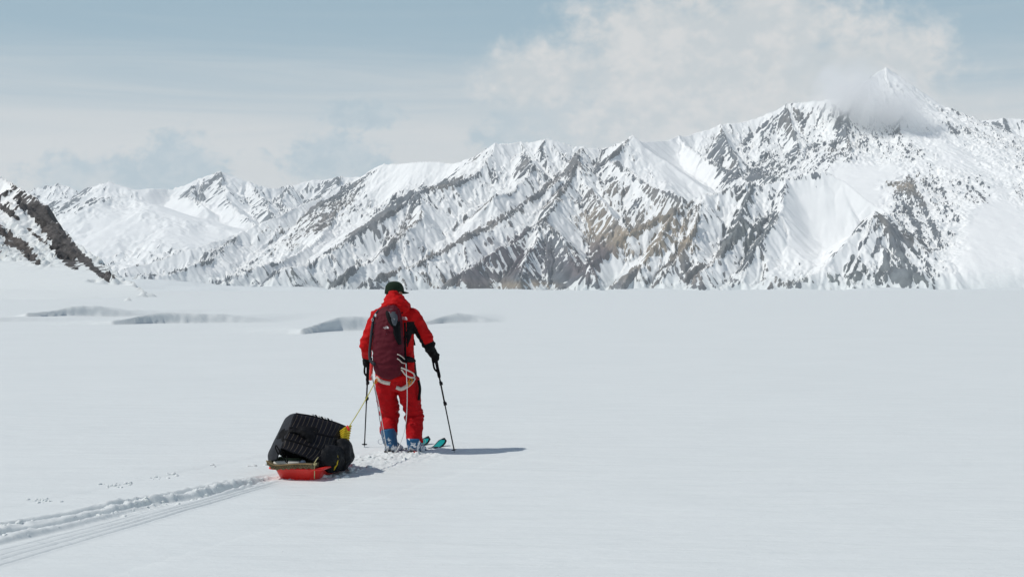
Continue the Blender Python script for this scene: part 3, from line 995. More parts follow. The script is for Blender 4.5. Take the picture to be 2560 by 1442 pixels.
def snowy(name, col, amount, scale=16.0, rough=0.45, low=0.0):
    """a surface with snow stuck to it in patches"""
    m, t, b = mat_nodes(name)
    geo = t.add('ShaderNodeNewGeometry')
    n = t.noise(geo.outputs['Position'], scale, 5, 0.65, 0.6)
    sp_ = t.add('ShaderNodeSeparateXYZ'); t.link(geo.outputs['Position'], sp_.inputs[0])
    k = t.math('ADD', n, t.ramp(sp_.outputs[2], 0.26, 0.06, 0.0, low, 'LINEAR'))
    f = t.ramp(k, 1 - amount - 0.03, 1 - amount + 0.03)
    t.link(t.mix(f, col, (0.84, 0.86, 0.88)), b.inputs['Base Color'])
    b.inputs['Roughness'].default_value = rough
    b.inputs['Specular IOR Level'].default_value = 0.2
    bump(t, b, t.math('MULTIPLY', f, 0.004), 0.8, 1.0)
    return m


RED = cloth('red_jacket_fabric', (0.48, 0.005, 0.006), 0.7, 0.12, wr=0.012)
REDP = cloth('red_trouser_fabric', (0.40, 0.004, 0.007), 0.7, 0.12, wr=0.012)
BLACK = cloth('black_fabric', (0.006, 0.006, 0.007), 0.75, 0.2, wr=0.006)
MAROON = snowy('maroon_pack_fabric', (0.088, 0.005, 0.013), 0.235, 22.0, 0.75, low=0.0)
GREY = cloth('grey_fabric', (0.09, 0.10, 0.115), 0.7, 0.2, wr=0.004)
GREEN_C = cloth('dark_green_fabric', (0.016, 0.030, 0.018), 0.85, 0.2)
SKIN = cloth('skin', (0.52, 0.30, 0.21), 0.55, 0.08, 500)
BOOT = snowy('blue_boot_plastic', (0.022, 0.10, 0.21), 0.30, 13.0, 0.45, low=0.24)
DARKP = cloth('dark_plastic', (0.008, 0.008, 0.009), 0.45, 0.1, 400, spec=0.3)
CREAM = cloth('cream_webbing', (0.62, 0.56, 0.50), 0.8, 0.15)
WHITE = cloth('white_cord', (0.70, 0.70, 0.68), 0.7, 0.1)
YEL = cloth('yellow_cord', (0.55, 0.50, 0.10), 0.7, 0.1)
YELF = cloth('yellow_foam', (0.62, 0.46, 0.03), 0.8, 0.12)
ORANGE = cloth('orange_metal', (0.70, 0.24, 0.03), 0.35, 0.1, 400)
ALU = cloth('pale_metal', (0.55, 0.57, 0.60), 0.35, 0.1, 500)
TEAL = cloth('teal_ski_top', (0.008, 0.30, 0.29), 0.35, 0.1, 500)
PLASR = cloth('red_sledge_plastic', (0.72, 0.026, 0.018), 0.38, 0.10, 60, spec=0.5)
EMB = cloth('white_print', (0.75, 0.75, 0.75), 0.6, 0.05)
HAIR = cloth('brown_hair', (0.06, 0.035, 0.02), 0.6, 0.2)

HD = V(math.sin(R(20)), math.cos(R(20)), 0)         # way the skier and the skis point
RT = V(HD.y, -HD.x, 0)
UP = V(0, 0, 1)

# ================================================================== SKIER
BASE = V(-1.19, 15.6, 0)
person = empty('person', BASE)
tag(person, 'skier in red jacket and red trousers with a dark green cap, seen from behind', 'person')

SH_R, SH_L = W(1030, 790, 15.74), W(946, 791, 15.76)
EL_R, EL_L = W(1067, 850, 15.80), W(916, 860, 15.80)
WR_R, WR_L = W(1083, 884, 15.90), W(918, 894, 15.98)
HN_R, HN_L = W(1089, 894, 15.93), W(920, 905, 16.00)
HEADC = W(986, 731, 15.80)
YAW = R(48)
FD = V(math.sin(YAW), math.cos(YAW), 0)             # way the face looks
FR = V(FD.y, -FD.x, 0)

# body: one continuous skin, hidden by the clothes except at head and neck
bm = bmesh.new()
loft(bm, [(W(992, 955, 15.64), 0.13, 0.09), (W(990, 915, 15.66), 0.14, 0.10), (W(988, 860, 15.71), 0.135, 0.095), (W(987, 810, 15.75), 0.15, 0.10), (W(987, 786, 15.77), 0.13, 0.08), (W(987, 772, 15.78), 0.06, 0.06)], HD)
loft(bm, [(W(987, 780, 15.78), 0.062, 0.065), (W(986, 752, 15.785), 0.056, 0.060), (W(986, 738, 15.795), 0.055, 0.06)], HD)
ellipsoid(bm, HEADC + V(0, 0, 0.012), (FR * 0.076, FD * 0.096, UP * 0.115), 28, 20)
loft(bm, [(HEADC + FD * 0.03 - UP * 0.05, 0.058, 0.05), (HEADC + FD * 0.05 - UP * 0.095, 0.040, 0.035), (HEADC + FD * 0.062 - UP * 0.118, 0.018, 0.018)], FD)
loft(bm, [(HEADC + FD * 0.085 + UP * 0.02, 0.009, 0.010), (HEADC + FD * 0.104 - UP * 0.015, 0.014, 0.014), (HEADC + FD * 0.096 - UP * 0.026, 0.012, 0.008)], FD, n=10)
for s in (-1, 1):
    ellipsoid(bm, HEADC + FR * (0.079 * s) - FD * 0.008 - UP * 0.005, (FR * 0.010, FD * 0.020, UP * 0.033), 12, 8)
    ellipsoid(bm, HEADC + FR * (0.030 * s) + FD * 0.082 + UP * 0.012, (FR * 0.013, FD * 0.012, UP * 0.008), 10, 8)
ellipsoid(bm, HEADC + FD * 0.088 - UP * 0.058, (FR * 0.024, FD * 0.010, UP * 0.007), 10, 8)
for S_, E_, Wr, Hn in ((SH_R, EL_R, WR_R, HN_R), (SH_L, EL_L, WR_L, HN_L)):
    loft(bm, [(S_, 0.055, 0.055), (lerp(S_, E_, 0.5), 0.046, 0.046), (E_, 0.040, 0.040), (lerp(E_, Wr, 0.5), 0.036, 0.036), (Wr, 0.027, 0.027), (Hn, 0.030, 0.018)], HD, n=10)
LEGS = {
    'l': [(W(966, 945, 15.65), 0.122, 0.135), (W(966, 985, 15.70), 0.117, 0.120), (W(972, 1012, 15.75), 0.102, 0.108), (W(975, 1034, 15.77), 0.098, 0.105), (W(974, 1052, 15.74), 0.094, 0.10), (W(972, 1068, 15.70), 0.096, 0.10), (W(972, 1083, 15.66), 0.104, 0.112)],
    'r': [(W(1020, 945, 15.63), 0.122, 0.135), (W(1024, 985, 15.67), 0.124, 0.122), (W(1031, 1015, 15.69), 0.098, 0.108), (W(1034, 1036, 15.69), 0.094, 0.105), (W(1036, 1052, 15.67), 0.099, 0.108), (W(1036, 1080, 15.63), 0.090, 0.10), (W(1037, 1107, 15.60), 0.091, 0.105)],
}
ANK = {'l': W(979, 1120, 15.63), 'r': W(1037, 1124, 15.60)}
for k in 'lr':
    L_ = LEGS[k]
    loft(bm, [(L_[0][0], 0.085, 0.09), (L_[1][0], 0.075, 0.08), (L_[3][0], 0.055, 0.058), (L_[5][0], 0.05, 0.052), (ANK[k], 0.038, 0.04)], HD, n=12)
    loft(bm, [(ANK[k] - HD * 0.03, 0.03, 0.03), (ANK[k] + HD * 0.06 - UP * 0.02, 0.035, 0.03), (ANK[k] + HD * 0.16 - UP * 0.035, 0.03, 0.018)], UP, n=10)
body = link('body', remeshed(bm, 0.010, 3), SKIN)
under(person, body)
eye_m = cloth('eye', (0.03, 0.025, 0.02), 0.2, 0.0)
for s in (-1, 1):
    bm = bmesh.new()
    ellipsoid(bm, HEADC + FR * (0.030 * s) + FD * 0.090 + UP * 0.012, (FR * 0.008, FD * 0.005, UP * 0.005), 10, 8)
    under(person, bm_obj('eye', bm, eye_m))

# trousers
bm = bmesh.new()
loft(bm, [(W(992, 974, 15.66), 0.12, 0.10), (W(992, 955, 15.645), 0.215, 0.160), (W(991, 925, 15.65), 0.225, 0.165), (W(990, 905, 15.66), 0.20, 0.15)], HD, n=24)
for k in 'lr':
    loft(bm, LEGS[k], HD, n=20)
bm_knob = [(W(990, 1040, 15.74), 0.035), (W(953, 1036, 15.74), 0.03), (W(1016, 1040, 15.66), 0.03), (W(1052, 1040, 15.66), 0.03)]
for c_, r in bm_knob:
    ellipsoid(bm, c_, (RT * r, HD * r * 1.6, UP * r * 0.8), 10, 8)
me = remeshed(bm, 0.0115, 3)


def trouser_folds(p):
    z = p.z
    knee = math.exp(-((z - 0.46) / 0.13) ** 2)
    d = 0.024 * knee * crease(p, 4, 4, 17, 1.0)
    d += 0.011 * crease(p, 11, 11, 8, 4.0) * (1 - 0.6 * knee)
    d += 0.004 * crease(p, 15, 15, 18, 7.0)
    return d - 0.010


displace(me, trouser_folds)
trousers = link('trousers', me, [REDP])
under(person, trousers)
# dark vent zips down the right thigh
bm = bmesh.new()
ribbon(bm, [W(1046, 950, 15.55), W(1050, 972, 15.56), W(1047, 1000, 15.58)], (RT - HD).normalized(), 0.020, 0.03)
sub(trousers, bm_obj('zip', bm, BLACK))

# jacket
bm = bmesh.new()
loft(bm, [(W(990, 962, 15.64), 0.17, 0.14), (W(990, 945, 15.645), 0.232, 0.178), (W(989, 910, 15.66), 0.222, 0.17), (W(988, 870, 15.70), 0.205, 0.16), (W(988, 825, 15.735), 0.215, 0.155), (W(988, 798, 15.755), 0.215, 0.14), (W(988, 781, 15.765), 0.165, 0.115), (W(987, 768, 15.77), 0.10, 0.10)], HD, n=28)
loft(bm, [(W(1018, 786, 15.74), 0.085, 0.09), (SH_R, 0.092, 0.092), (lerp(SH_R, EL_R, 0.5), 0.082, 0.082), (EL_R, 0.074, 0.074), (lerp(EL_R, WR_R, 0.5), 0.062, 0.062), (WR_R, 0.052, 0.052)], HD, n=18)
loft(bm, [(W(958, 786, 15.74), 0.085, 0.09), (SH_L, 0.092, 0.092), (lerp(SH_L, EL_L, 0.5), 0.080, 0.080), (EL_L, 0.072, 0.072), (lerp(EL_L, WR_L, 0.5), 0.058, 0.058), (WR_L, 0.050, 0.050)], HD, n=18)
me = remeshed(bm, 0.0115, 3)


def jacket_folds(p):
    d = 0.015 * crease(p, 8, 8, 11, 2.0) + 0.005 * crease(p, 15, 15, 16, 5.0)
    e = min((p - EL_R).length, (p - EL_L).length)
    d += 0.014 * math.exp(-(e / 0.12) ** 2) * crease(p, 6, 6, 18, 9.0)
    return d - 0.010


displace(me, jacket_folds)
jacket = link('jacket', me, [RED, BLACK])
mi = np.zeros(len(me.polygons), np.int32)
for i, f in enumerate(me.polygons):
    c_ = f.center
    px = 1280 + c_.x / c_.y * F; py = HOR - (c_.z - EYE) / c_.y * F
    # dark underarm, side panel and forearm on the right; dark cuff on the left
    if px > 1016 and py > 803:
        seam = np.interp(py, (803, 838, 862, 866), (1034, 1050, 1062, 1200))
        low = py > 862 - 0.45 * (px - 1062)
        if px > 1036:
            mi[i] = px < seam or (low and px > 1050)
        else:
            mi[i] = py < 836 or px < 1030 - 0.35 * (py - 836) and py < 866
    tl = (c_ - EL_L).dot((WR_L - EL_L)) / (WR_L - EL_L).length_squared
    if tl > 0.86 and (c_ - WR_L).length < 0.2:
        mi[i] = 1
me.polygons.foreach_set('material_index', mi)
under(person, jacket)

# hood lying behind the neck
bm = bmesh.new()
loft(bm, [(W(988, 786, 15.74), 0.10, 0.09), (W(988, 776, 15.72), 0.158, 0.135), (W(988, 767, 15.71), 0.168, 0.15), (W(987, 757, 15.715), 0.138, 0.138), (W(987, 747, 15.73), 0.100, 0.115), (W(986, 739, 15.75), 0.078, 0.095), (W(986, 736, 15.76), 0.05, 0.06)], HD, n=24)
me = remeshed(bm, 0.010, 2)
displace(me, lambda p: 0.016 * crease(p, 7, 7, 22, 3.0) + 0.007 * crease(p, 20, 20, 26, 8.0) - 0.010)
under(person, link('hood', me, RED))

# cap
bm = bmesh.new()
cc = HEADC + UP * 0.022
n_ = 28
rings = []
for j in range(11):
    ph = j / 10 * math.pi * 0.5
    z = math.sin(ph) ** 0.95 * 0.098
    rad_ = max(math.cos(ph), 0.0) ** 0.74
    rings.append([cc + FR * (0.092 * rad_ * math.cos(a)) + FD * (0.112 * rad_ * math.sin(a)) + UP * (z - (0.034 if math.sin(a) < -0.2 and j < 3 else 0.012) * (1 - j / 10) ** 2) for a in [2 * math.pi * q / n_ for q in range(n_)]])
vr = [[bm.verts.new(p) for p in r_] for r_ in rings[:-1]]
top = bm.verts.new(cc + UP * 0.0985)
for a, b in zip(vr[:-1], vr[1:]):
    for q in range(n_):
        bm.faces.new((a[q], a[(q + 1) % n_], b[(q + 1) % n_], b[q]))
for q in range(n_):
    bm.faces.new((vr[-1][q], vr[-1][(q + 1) % n_], top))
cap_me = bpy.data.meshes.new('cap'); bmesh.ops.recalc_face_normals(bm, faces=bm.faces); bm.to_mesh(cap_me); bm.free()
cap = link('cap', cap_me, GREEN_C)
md = cap.modifiers.new('thick', 'SOLIDIFY'); md.thickness = 0.004; md.offset = 1
under(person, cap)
bm = bmesh.new()
br_rows = []
for j in range(6):
    t = j / 5
    row = []
    for q in range(13):
        a = (q / 12 - 0.5) * math.pi * 0.82
        rr_ = 1.0 + 0.62 * t * (math.cos(a) ** 0.7)
        row.append(bm.verts.new(cc - UP * (0.006 + 0.014 * t + 0.018 * math.sin(a) ** 2 * t) + FR * (0.090 * rr_ * math.sin(a)) + FD * (0.110 * rr_ * math.cos(a))))
    br_rows.append(row)
for a, b in zip(br_rows[:-1], br_rows[1:]):
    for q in range(12):
        bm.faces.new((a[q], a[q + 1], b[q + 1], b[q]))
brim = bm_obj('brim', bm, GREEN_C)
md = brim.modifiers.new('thick', 'SOLIDIFY'); md.thickness = 0.005
sub(cap, brim)
bm = bmesh.new()
ribbon(bm, [cc + FR * (0.094 * math.cos(a)) + FD * (0.113 * math.sin(a)) - UP * 0.030 for a in [math.pi * (1.28 + 0.44 * q / 6) for q in range(7)]], -FD, 0.016, 0.004)
sub(cap, bm_obj('strap', bm, GREEN_C))
bm = bmesh.new()
ellipsoid(bm, HEADC - FD * 0.022 - UP * 0.004, (FR * 0.079, FD * 0.079, UP * 0.062), 20, 14)
under(person, bm_obj('hair', bm, HAIR))


# gloves: palm, four fingers and a thumb closed round the grip
def glove(hand, axis, back, side):
    """axis = along the pole, back = towards the back of the hand, side = +1 right hand"""
    bm = bmesh.new()
    a = axis.normalized()
    b = (back - a * back.dot(a)).normalized()
    c_ = a.cross(b) * side
    wrist = WR_R if side > 0 else WR_L
    loft(bm, [(wrist + (wrist - hand) * 0.7, 0.054, 0.054), (wrist, 0.050, 0.046), (lerp(wrist, hand + b * 0.035, 0.6), 0.048, 0.036), (hand + b * 0.036, 0.050, 0.028)], b, n=14)
    ellipsoid(bm, hand + b * 0.034, (a * 0.054, c_ * 0.040, b * 0.024), 16, 10)
    for i, (off, ln) in enumerate(((0.040, 1.0), (0.014, 1.08), (-0.012, 1.0), (-0.036, 0.82))):
        P = []
        for q in range(6):
            an = R(20) + R(215) * ln * q / 5
            rr_ = 0.036 - 0.004 * q / 5
            P.append(hand + a * off + b * (rr_ * math.cos(an)) - c_ * (rr_ * math.sin(an)))
        tube(bm, P, [0.0165, 0.0155, 0.0135], n=9, sub=3)
    P = []
    for q in range(5):
        an = R(-20) - R(150) * q / 4
        P.append(hand + a * (0.012 + 0.034 * q / 4) + b * (0.034 * math.cos(an)) - c_ * (0.034 * math.sin(an)))
    tube(bm, P, [0.019, 0.017, 0.014], n=9, sub=3)
    me = remeshed(bm, 0.0062, 2)
    displace(me, lambda p: 0.003 * crease(p, 40, 40, 40, 2))
    return link('glove', me, BLACK)


POLE_R = (W(1087, 886, 15.92), W(1137, 1132.6, 15.63))
POLE_L = (W(921, 896, 16.00), W(911, 1118.5, 16.19))
under(person, glove(HN_R, POLE_R[0] - POLE_R[1], (RT * 0.5 - HD * 0.9), 1))
under(person, glove(HN_L, POLE_L[0] - POLE_L[1], (-RT * 0.7 - HD * 0.7), -1))


# ski boots
def boot(k):
    A_ = ANK[k]
    gz = A_.z
    bm = bmesh.new()
    top_ = LEGS[k][-1][0] + UP * 0.04
    if k == 'r':
        top_ = LEGS[k][-1][0] + UP * 0.05
    sole = V(A_.x, A_.y, 0.045)
    loft(bm, [(top_ - HD * 0.01, 0.080, 0.095), (lerp(top_, A_, 0.5) - HD * 0.012, 0.074, 0.088), (A_ + UP * 0.03, 0.066, 0.078), (sole + UP * 0.01, 0.056, 0.075)], HD, n=18, power=2.4)
    loft(bm, [(sole - HD * 0.085, 0.042, 0.040), (sole - HD * 0.05 + UP * 0.012, 0.056, 0.056), (sole + HD * 0.06 + UP * 0.02, 0.060, 0.062), (sole + HD * 0.14, 0.056, 0.046), (sole + HD * 0.21 - UP * 0.008, 0.045, 0.030), (sole + HD * 0.235 - UP * 0.012, 0.030, 0.018)], UP, n=16, power=2.4)
    me = remeshed(bm, 0.009, 2)
    displace(me, lambda p: 0.004 * crease(p, 16, 16, 16, 3))
    b_ = link('boot', me, BOOT)
    under(person, b_)
    bm = bmesh.new()
    loft(bm, [(sole - HD * 0.098 - UP * 0.028, 0.038, 0.016), (sole - UP * 0.028, 0.044, 0.016), (sole + HD * 0.12 - UP * 0.028, 0.050, 0.016), (sole + HD * 0.24 - UP * 0.028, 0.032, 0.012)], UP, n=12, power=3)
    sub(b_, bm_obj('sole', bm, DARKP))
    for q, zz in enumerate((0.11, 0.17)):
        if k == 'r' and q:
            continue
        bm = bmesh.new()
        brick(bm, V(A_.x, A_.y, zz) - RT * 0.030 - HD * 0.078, RT * 0.012, HD * 0.008, UP * 0.022, 0.003)
        sub(b_, bm_obj('buckle', bm, DARKP))
    bm = bmesh.new()
    cen = V(A_.x, A_.y, 0.0) + UP * (0.125 if k == 'l' else 0.13) - RT * (0.118 if k == 'l' else -0.075) - HD * (0.03 if k == 'l' else -0.05)
    tube(bm, [cen + RT * (0.032 * math.cos(a)) + UP * (0.026 * math.sin(a)) for a in [2 * math.pi * q / 10 for q in range(11)]], 0.004, n=6, sub=2)
    sub(b_, bm_obj('buckle_loop', bm, ALU))
    return b_


for k in 'lr':
    boot(k)

# climbing harness over the trousers
bm = bmesh.new()
back = (-HD)
P0 = 15.46
for pts in ([W(940, 943, 15.50), W(950, 951, 15.46), W(963, 956, 15.45), W(975, 958, 15.46)],
            [W(991, 968, 15.49), W(1003, 972, 15.48), W(1016, 966, 15.46), W(1028, 956, 15.45), W(1036, 944, 15.47)]):
    ribbon(bm, pts, back, 0.040, 0.010)
harness = bm_obj('harness', bm, CREAM)
under(person, harness)
bm = bmesh.new()
for pts in ([W(1003, 919, 15.30), W(1018, 925, 15.34), W(1033, 933, 15.42), W(1036, 942, 15.44), W(1026, 943, 15.40), W(1014, 937, 15.36), W(1004, 924, 15.31)],):
    ribbon(bm, pts, back, 0.016, 0.006)
sub(harness, bm_obj('strap', bm, CREAM))
for cx, cy, r in ((1026, 953, 6), (1020, 960, 5), (940, 952, 4)):
    bm = bmesh.new()
    c_ = W(cx, cy, 15.43); q_ = r * 0.0043
    tube(bm, [c_ + RT * (q_ * 0.7 * math.cos(a)) + UP * (q_ * 1.3 * math.sin(a)) + RT * (0.4 * q_ * math.sin(a)) for a in [2 * math.pi * q / 10 for q in range(11)]], 0.006, n=6, sub=2)
    sub(harness, bm_obj('carabiner', bm, ORANGE))
bm = bmesh.new()
brick(bm, W(1030, 950, 15.46), RT * 0.02, HD * 0.01, UP * 0.018, 0.004)
sub(harness, bm_obj('belay_device', bm, DARKP))
# emblem printed on the right shoulder


def emblem(c_, ex, ey, s, mat):
    """small quarter-dome of nested arcs with three short lines of lettering to its left; ex, ey = right and up on the cloth"""
    bm = bmesh.new()
    nrm = ex.cross(ey).normalized() * 0.004
    for r0, r1 in ((0.0, 0.30), (0.40, 0.66), (0.76, 1.0)):
        in_, out_ = [], []
        for q in range(9):
            a = math.pi / 2 * q / 8
            in_.append(bm.verts.new(c_ + nrm + (ex * math.cos(a) * r0 + ey * math.sin(a) * r0) * s))
            out_.append(bm.verts.new(c_ + nrm + (ex * math.cos(a) * r1 + ey * math.sin(a) * r1) * s))
        for q in range(8):
            if r0 == 0:
                bm.faces.new((in_[0] if q == 0 else in_[q], out_[q], out_[q + 1]))
            else:
                bm.faces.new((in_[q], out_[q], out_[q + 1], in_[q + 1]))
    o = bm_obj('emblem', bm, mat, smooth=False)
    return o


def lettering(text, c_, ex, ey, size, mat, name='lettering', align='RIGHT'):
    cu = bpy.data.curves.new(name, 'FONT')
    cu.body = text; cu.size = size; cu.align_x = align; cu.space_line = 0.8; cu.extrude = 0.0008
    tmp = bpy.data.objects.new(name, cu); COL.objects.link(tmp)
    dg = bpy.context.evaluated_depsgraph_get(); dg.update()
    me = bpy.data.meshes.new_from_object(tmp.evaluated_get(dg))
    bpy.data.objects.remove(tmp)
    ez = ex.cross(ey).normalized()
    M = Matrix((ex.normalized(), ey.normalized(), ez)).transposed().to_4x4()
    M.translation = c_ + ez * 0.005
    me.transform(M)
    me.materials.clear()
    return link(name, me, mat, smooth=False)


ex_s = (RT * 0.95 + V(0, 0, -0.22)).normalized()
ey_s = (UP * 0.93 + HD * 0.25 + RT * 0.2).normalized()
sc_ = W(1011, 799, 15.565)
e_ = emblem(sc_, ex_s, ey_s, 0.034, EMB)
sub(jacket, e_)
sub(jacket, lettering('THE\nNORTH\nFACE', sc_ - ex_s * 0.004 + ey_s * 0.020, ex_s, ey_s, 0.014, EMB))

# ================================================================== BACKPACK
pack = empty('backpack', W(970, 935, 15.45))
tag(pack, "tall maroon backpack with grey top flap on the skier's back", 'backpack')
PK = [(W(972, 940, 15.47), 0.06, 0.05), (W(972, 935, 15.46), 0.130, 0.10), (W(972, 920, 15.45), 0.162, 0.125), (W(972, 890, 15.46), 0.170, 0.135), (W(971, 855, 15.48), 0.168, 0.135),
      (W(971, 820, 15.51), 0.155, 0.130), (W(973, 795, 15.54), 0.134, 0.115), (W(976, 778, 15.57), 0.112, 0.09), (W(977, 769, 15.59), 0.075, 0.055)]
bm = bmesh.new()
loft(bm, PK, HD, n=28, power=2.5)
me = remeshed(bm, 0.0105, 3)


def pack_folds(p):
    up = sstep(1.05, 1.55, p.z)
    d = 0.012 * float(up) * crease(p, 18, 18, 4, 2.0)
    d += 0.010 * (1 - float(up)) * crease(p, 5, 5, 18, 5.0) + 0.005 * crease(p, 18, 18, 26, 8.0)
    return d - 0.006


displace(me, pack_folds)
pbody = link('pack_body', me, MAROON)
under(pack, pbody)
# grey flap over the top right, narrowing downwards
def pack_pt(px, py, lift=0.0):
    """a point on the pack's outer face"""
    cs = [s[0] for s in PK]
    pys = [HOR - (c_.z - EYE) / c_.y * F for c_ in cs]
    t = np.interp(-py, [-q for q in pys], range(len(pys))); k = min(int(t), len(PK) - 2); f = t - k
    c_ = lerp(PK[k][0], PK[k + 1][0], f); ru = PK[k][1] * (1 - f) + PK[k + 1][1] * f; rv = PK[k][2] * (1 - f) + PK[k + 1][2] * f
    best = None
    for q in range(61):
        a = -1 + 2 * q / 60
        v = -rv * (1 - min(abs(a), 0.999) ** 2.5) ** (1 / 2.5)
        p = c_ + RT * (a * ru) + HD * (v - lift)
        e = abs(1280 + p.x / p.y * F - px)
        if best is None or e < best[0]:
            best = (e, p)
    return best[1]


def panel(name, rows, lift, mat, parent, thick=0.010, n=5):
    """cloth panel lying on the pack: rows of (left px, right px, py)"""
    bm = bmesh.new()
    g_ = []
    for l, r, y in rows:
        g_.append([bm.verts.new(pack_pt(l + (r - l) * q / n, y, lift + 0.006 * math.sin(math.pi * q / n))) for q in range(n + 1)])
    for a, b in zip(g_[:-1], g_[1:]):
        for q in range(n):
            bm.faces.new((a[q], a[q + 1], b[q + 1], b[q]))
    o = bm_obj(name, bm, mat)
    md = o.modifiers.new('thick', 'SOLIDIFY'); md.thickness = thick; md.offset = 0
    if parent is pack:
        under(pack, o)
    else:
        sub(parent, o)
    return o


flap = panel('top_flap', [(969, 984, 773), (971, 990, 780), (974, 994, 790), (977, 995, 798), (980, 993, 806), (982, 988, 813)], 0.026, GREY, pack)
panel('seam_band', [(962, 970, 772), (964, 973, 782), (967, 977, 794), (972, 980, 806), (979, 984, 814)], 0.027, BLACK, pack)
panel('flap_shadow', [(987, 1000, 800), (983, 1005, 815), (984, 1008, 832), (989, 1008, 848), (996, 1008, 860)], 0.021, BLACK, pack)  # black cloth painted in as the shadow beside the grey flap
panel('grey_side', [(942, 954, 776), (938, 948, 784), (936, 943, 795), (935, 939, 808)], 0.012, GREY, pack)
panel('side_panel', [(1003, 1011, 800), (1006, 1013, 830), (1006, 1014, 860), (1006, 1014, 885)], 0.010, cloth('maroon_side', (0.11, 0.010, 0.028), 0.7, 0.2), pack)
# side compression strap on the left: a black ski strap running the height of the pack
bm = bmesh.new()
ribbon(bm, [W(947, 774, 15.56), W(936, 790, 15.52), W(931, 815, 15.48), W(927, 850, 15.45), W(924, 885, 15.43), W(927, 902, 15.40), W(937, 911, 15.36)], (-HD - RT * 0.8).normalized(), 0.030, 0.022)
under(pack, bm_obj('side_strap', bm, cloth('dark_grey_strap', (0.03, 0.035, 0.042), 0.6, 0.2)))
bm = bmesh.new()
ellipsoid(bm, W(939, 788, 15.46), (RT * 0.012, HD * 0.01, UP * 0.018), 10, 8)
under(pack, bm_obj('strap_clip', bm, EMB))
bm = bmesh.new()
tube(bm, [W(931, 799, 15.45) + V(0.010 * math.cos(a), 0, 0.014 * math.sin(a)) for a in [2 * math.pi * q / 8 for q in range(9)]], 0.003, n=6, sub=2)
under(pack, bm_obj('ring', bm, ALU))
# white-edged webbing and hip belt on the right
for pts in ([W(994, 885, 15.33), W(1001, 888, 15.33), W(1008, 893, 15.34), W(1013, 898, 15.36)], [W(994, 896, 15.32), W(1000, 900, 15.32), W(1006, 906, 15.33), W(1014, 908, 15.36)]):
    bm = bmesh.new()
    ribbon(bm, [p - HD * 0.01 for p in pts], -HD, 0.010, 0.006)
    under(pack, bm_obj('webbing', bm, CREAM))
bm = bmesh.new()
ribbon(bm, [W(994, 891, 15.34), W(1003, 896, 15.34), W(1013, 903, 15.37)], -HD, 0.034, 0.006)
under(pack, bm_obj('webbing', bm, BLACK))
bm = bmesh.new()
loft(bm, [(W(1008, 897, 15.46), 0.03, 0.03), (W(1022, 898, 15.48), 0.034, 0.02), (W(1033, 901, 15.53), 0.026, 0.012), (W(1039, 902, 15.57), 0.006, 0.006)], HD, n=10)
under(pack, bm_obj('hip_belt', bm, BLACK))
# shoulder strap and loose strap ends under the right arm
bm = bmesh.new()
ribbon(bm, [W(1000, 782, 15.60), W(1008, 778, 15.68), W(1014, 780, 15.78)], UP, 0.06, 0.015)
under(pack, bm_obj('shoulder_strap', bm, BLACK))
bm = bmesh.new()
ribbon(bm, [W(1012, 806, 15.50), W(1013, 840, 15.48), W(1013, 880, 15.45), W(1016, 905, 15.42), W(1017, 925, 15.40)], (-HD + RT * 0.6).normalized(), 0.022, 0.014)
under(pack, bm_obj('side_strap', bm, BLACK))
for pts, w_ in (([W(1030, 838, 15.72), W(1034, 850, 15.72), W(1037, 863, 15.72)], 0.020), ([W(1029, 850, 15.70), W(1033, 870, 15.68), W(1036, 900, 15.62)], 0.008)):
    bm = bmesh.new()
    ribbon(bm, pts, -V(0, 1, 0), w_, 0.006)
    under(pack, bm_obj('loose_strap', bm, BLACK))
# emblem and lettering on the pack
ec = pack_pt(968, 820, 0.020)
under(pack, emblem(ec - V(0.003, 0, 0), RT, UP, 0.026, EMB))
under(pack, lettering('THE\nNORTH\nFACE', ec - V(0.006, 0, -0.014), RT, UP, 0.0105, EMB))
fc_ = pack_pt(987, 797, 0.040)
under(pack, lettering('()', fc_, (UP * 0.95 + RT * -0.2).normalized(), (RT * -1).normalized(), 0.03, EMB, 'print', 'CENTER'))

# red shovel shaft hanging from the hip belt on the left
bm = bmesh.new()
loft(bm, [(W(929, 905, 15.52), 0.018, 0.013), (W(928, 925, 15.53), 0.019, 0.013), (W(926, 950, 15.54), 0.015, 0.012)], HD, n=10, power=3)
sh = bm_obj('shovel_handle', bm, PLASR)
under(pack, sh)


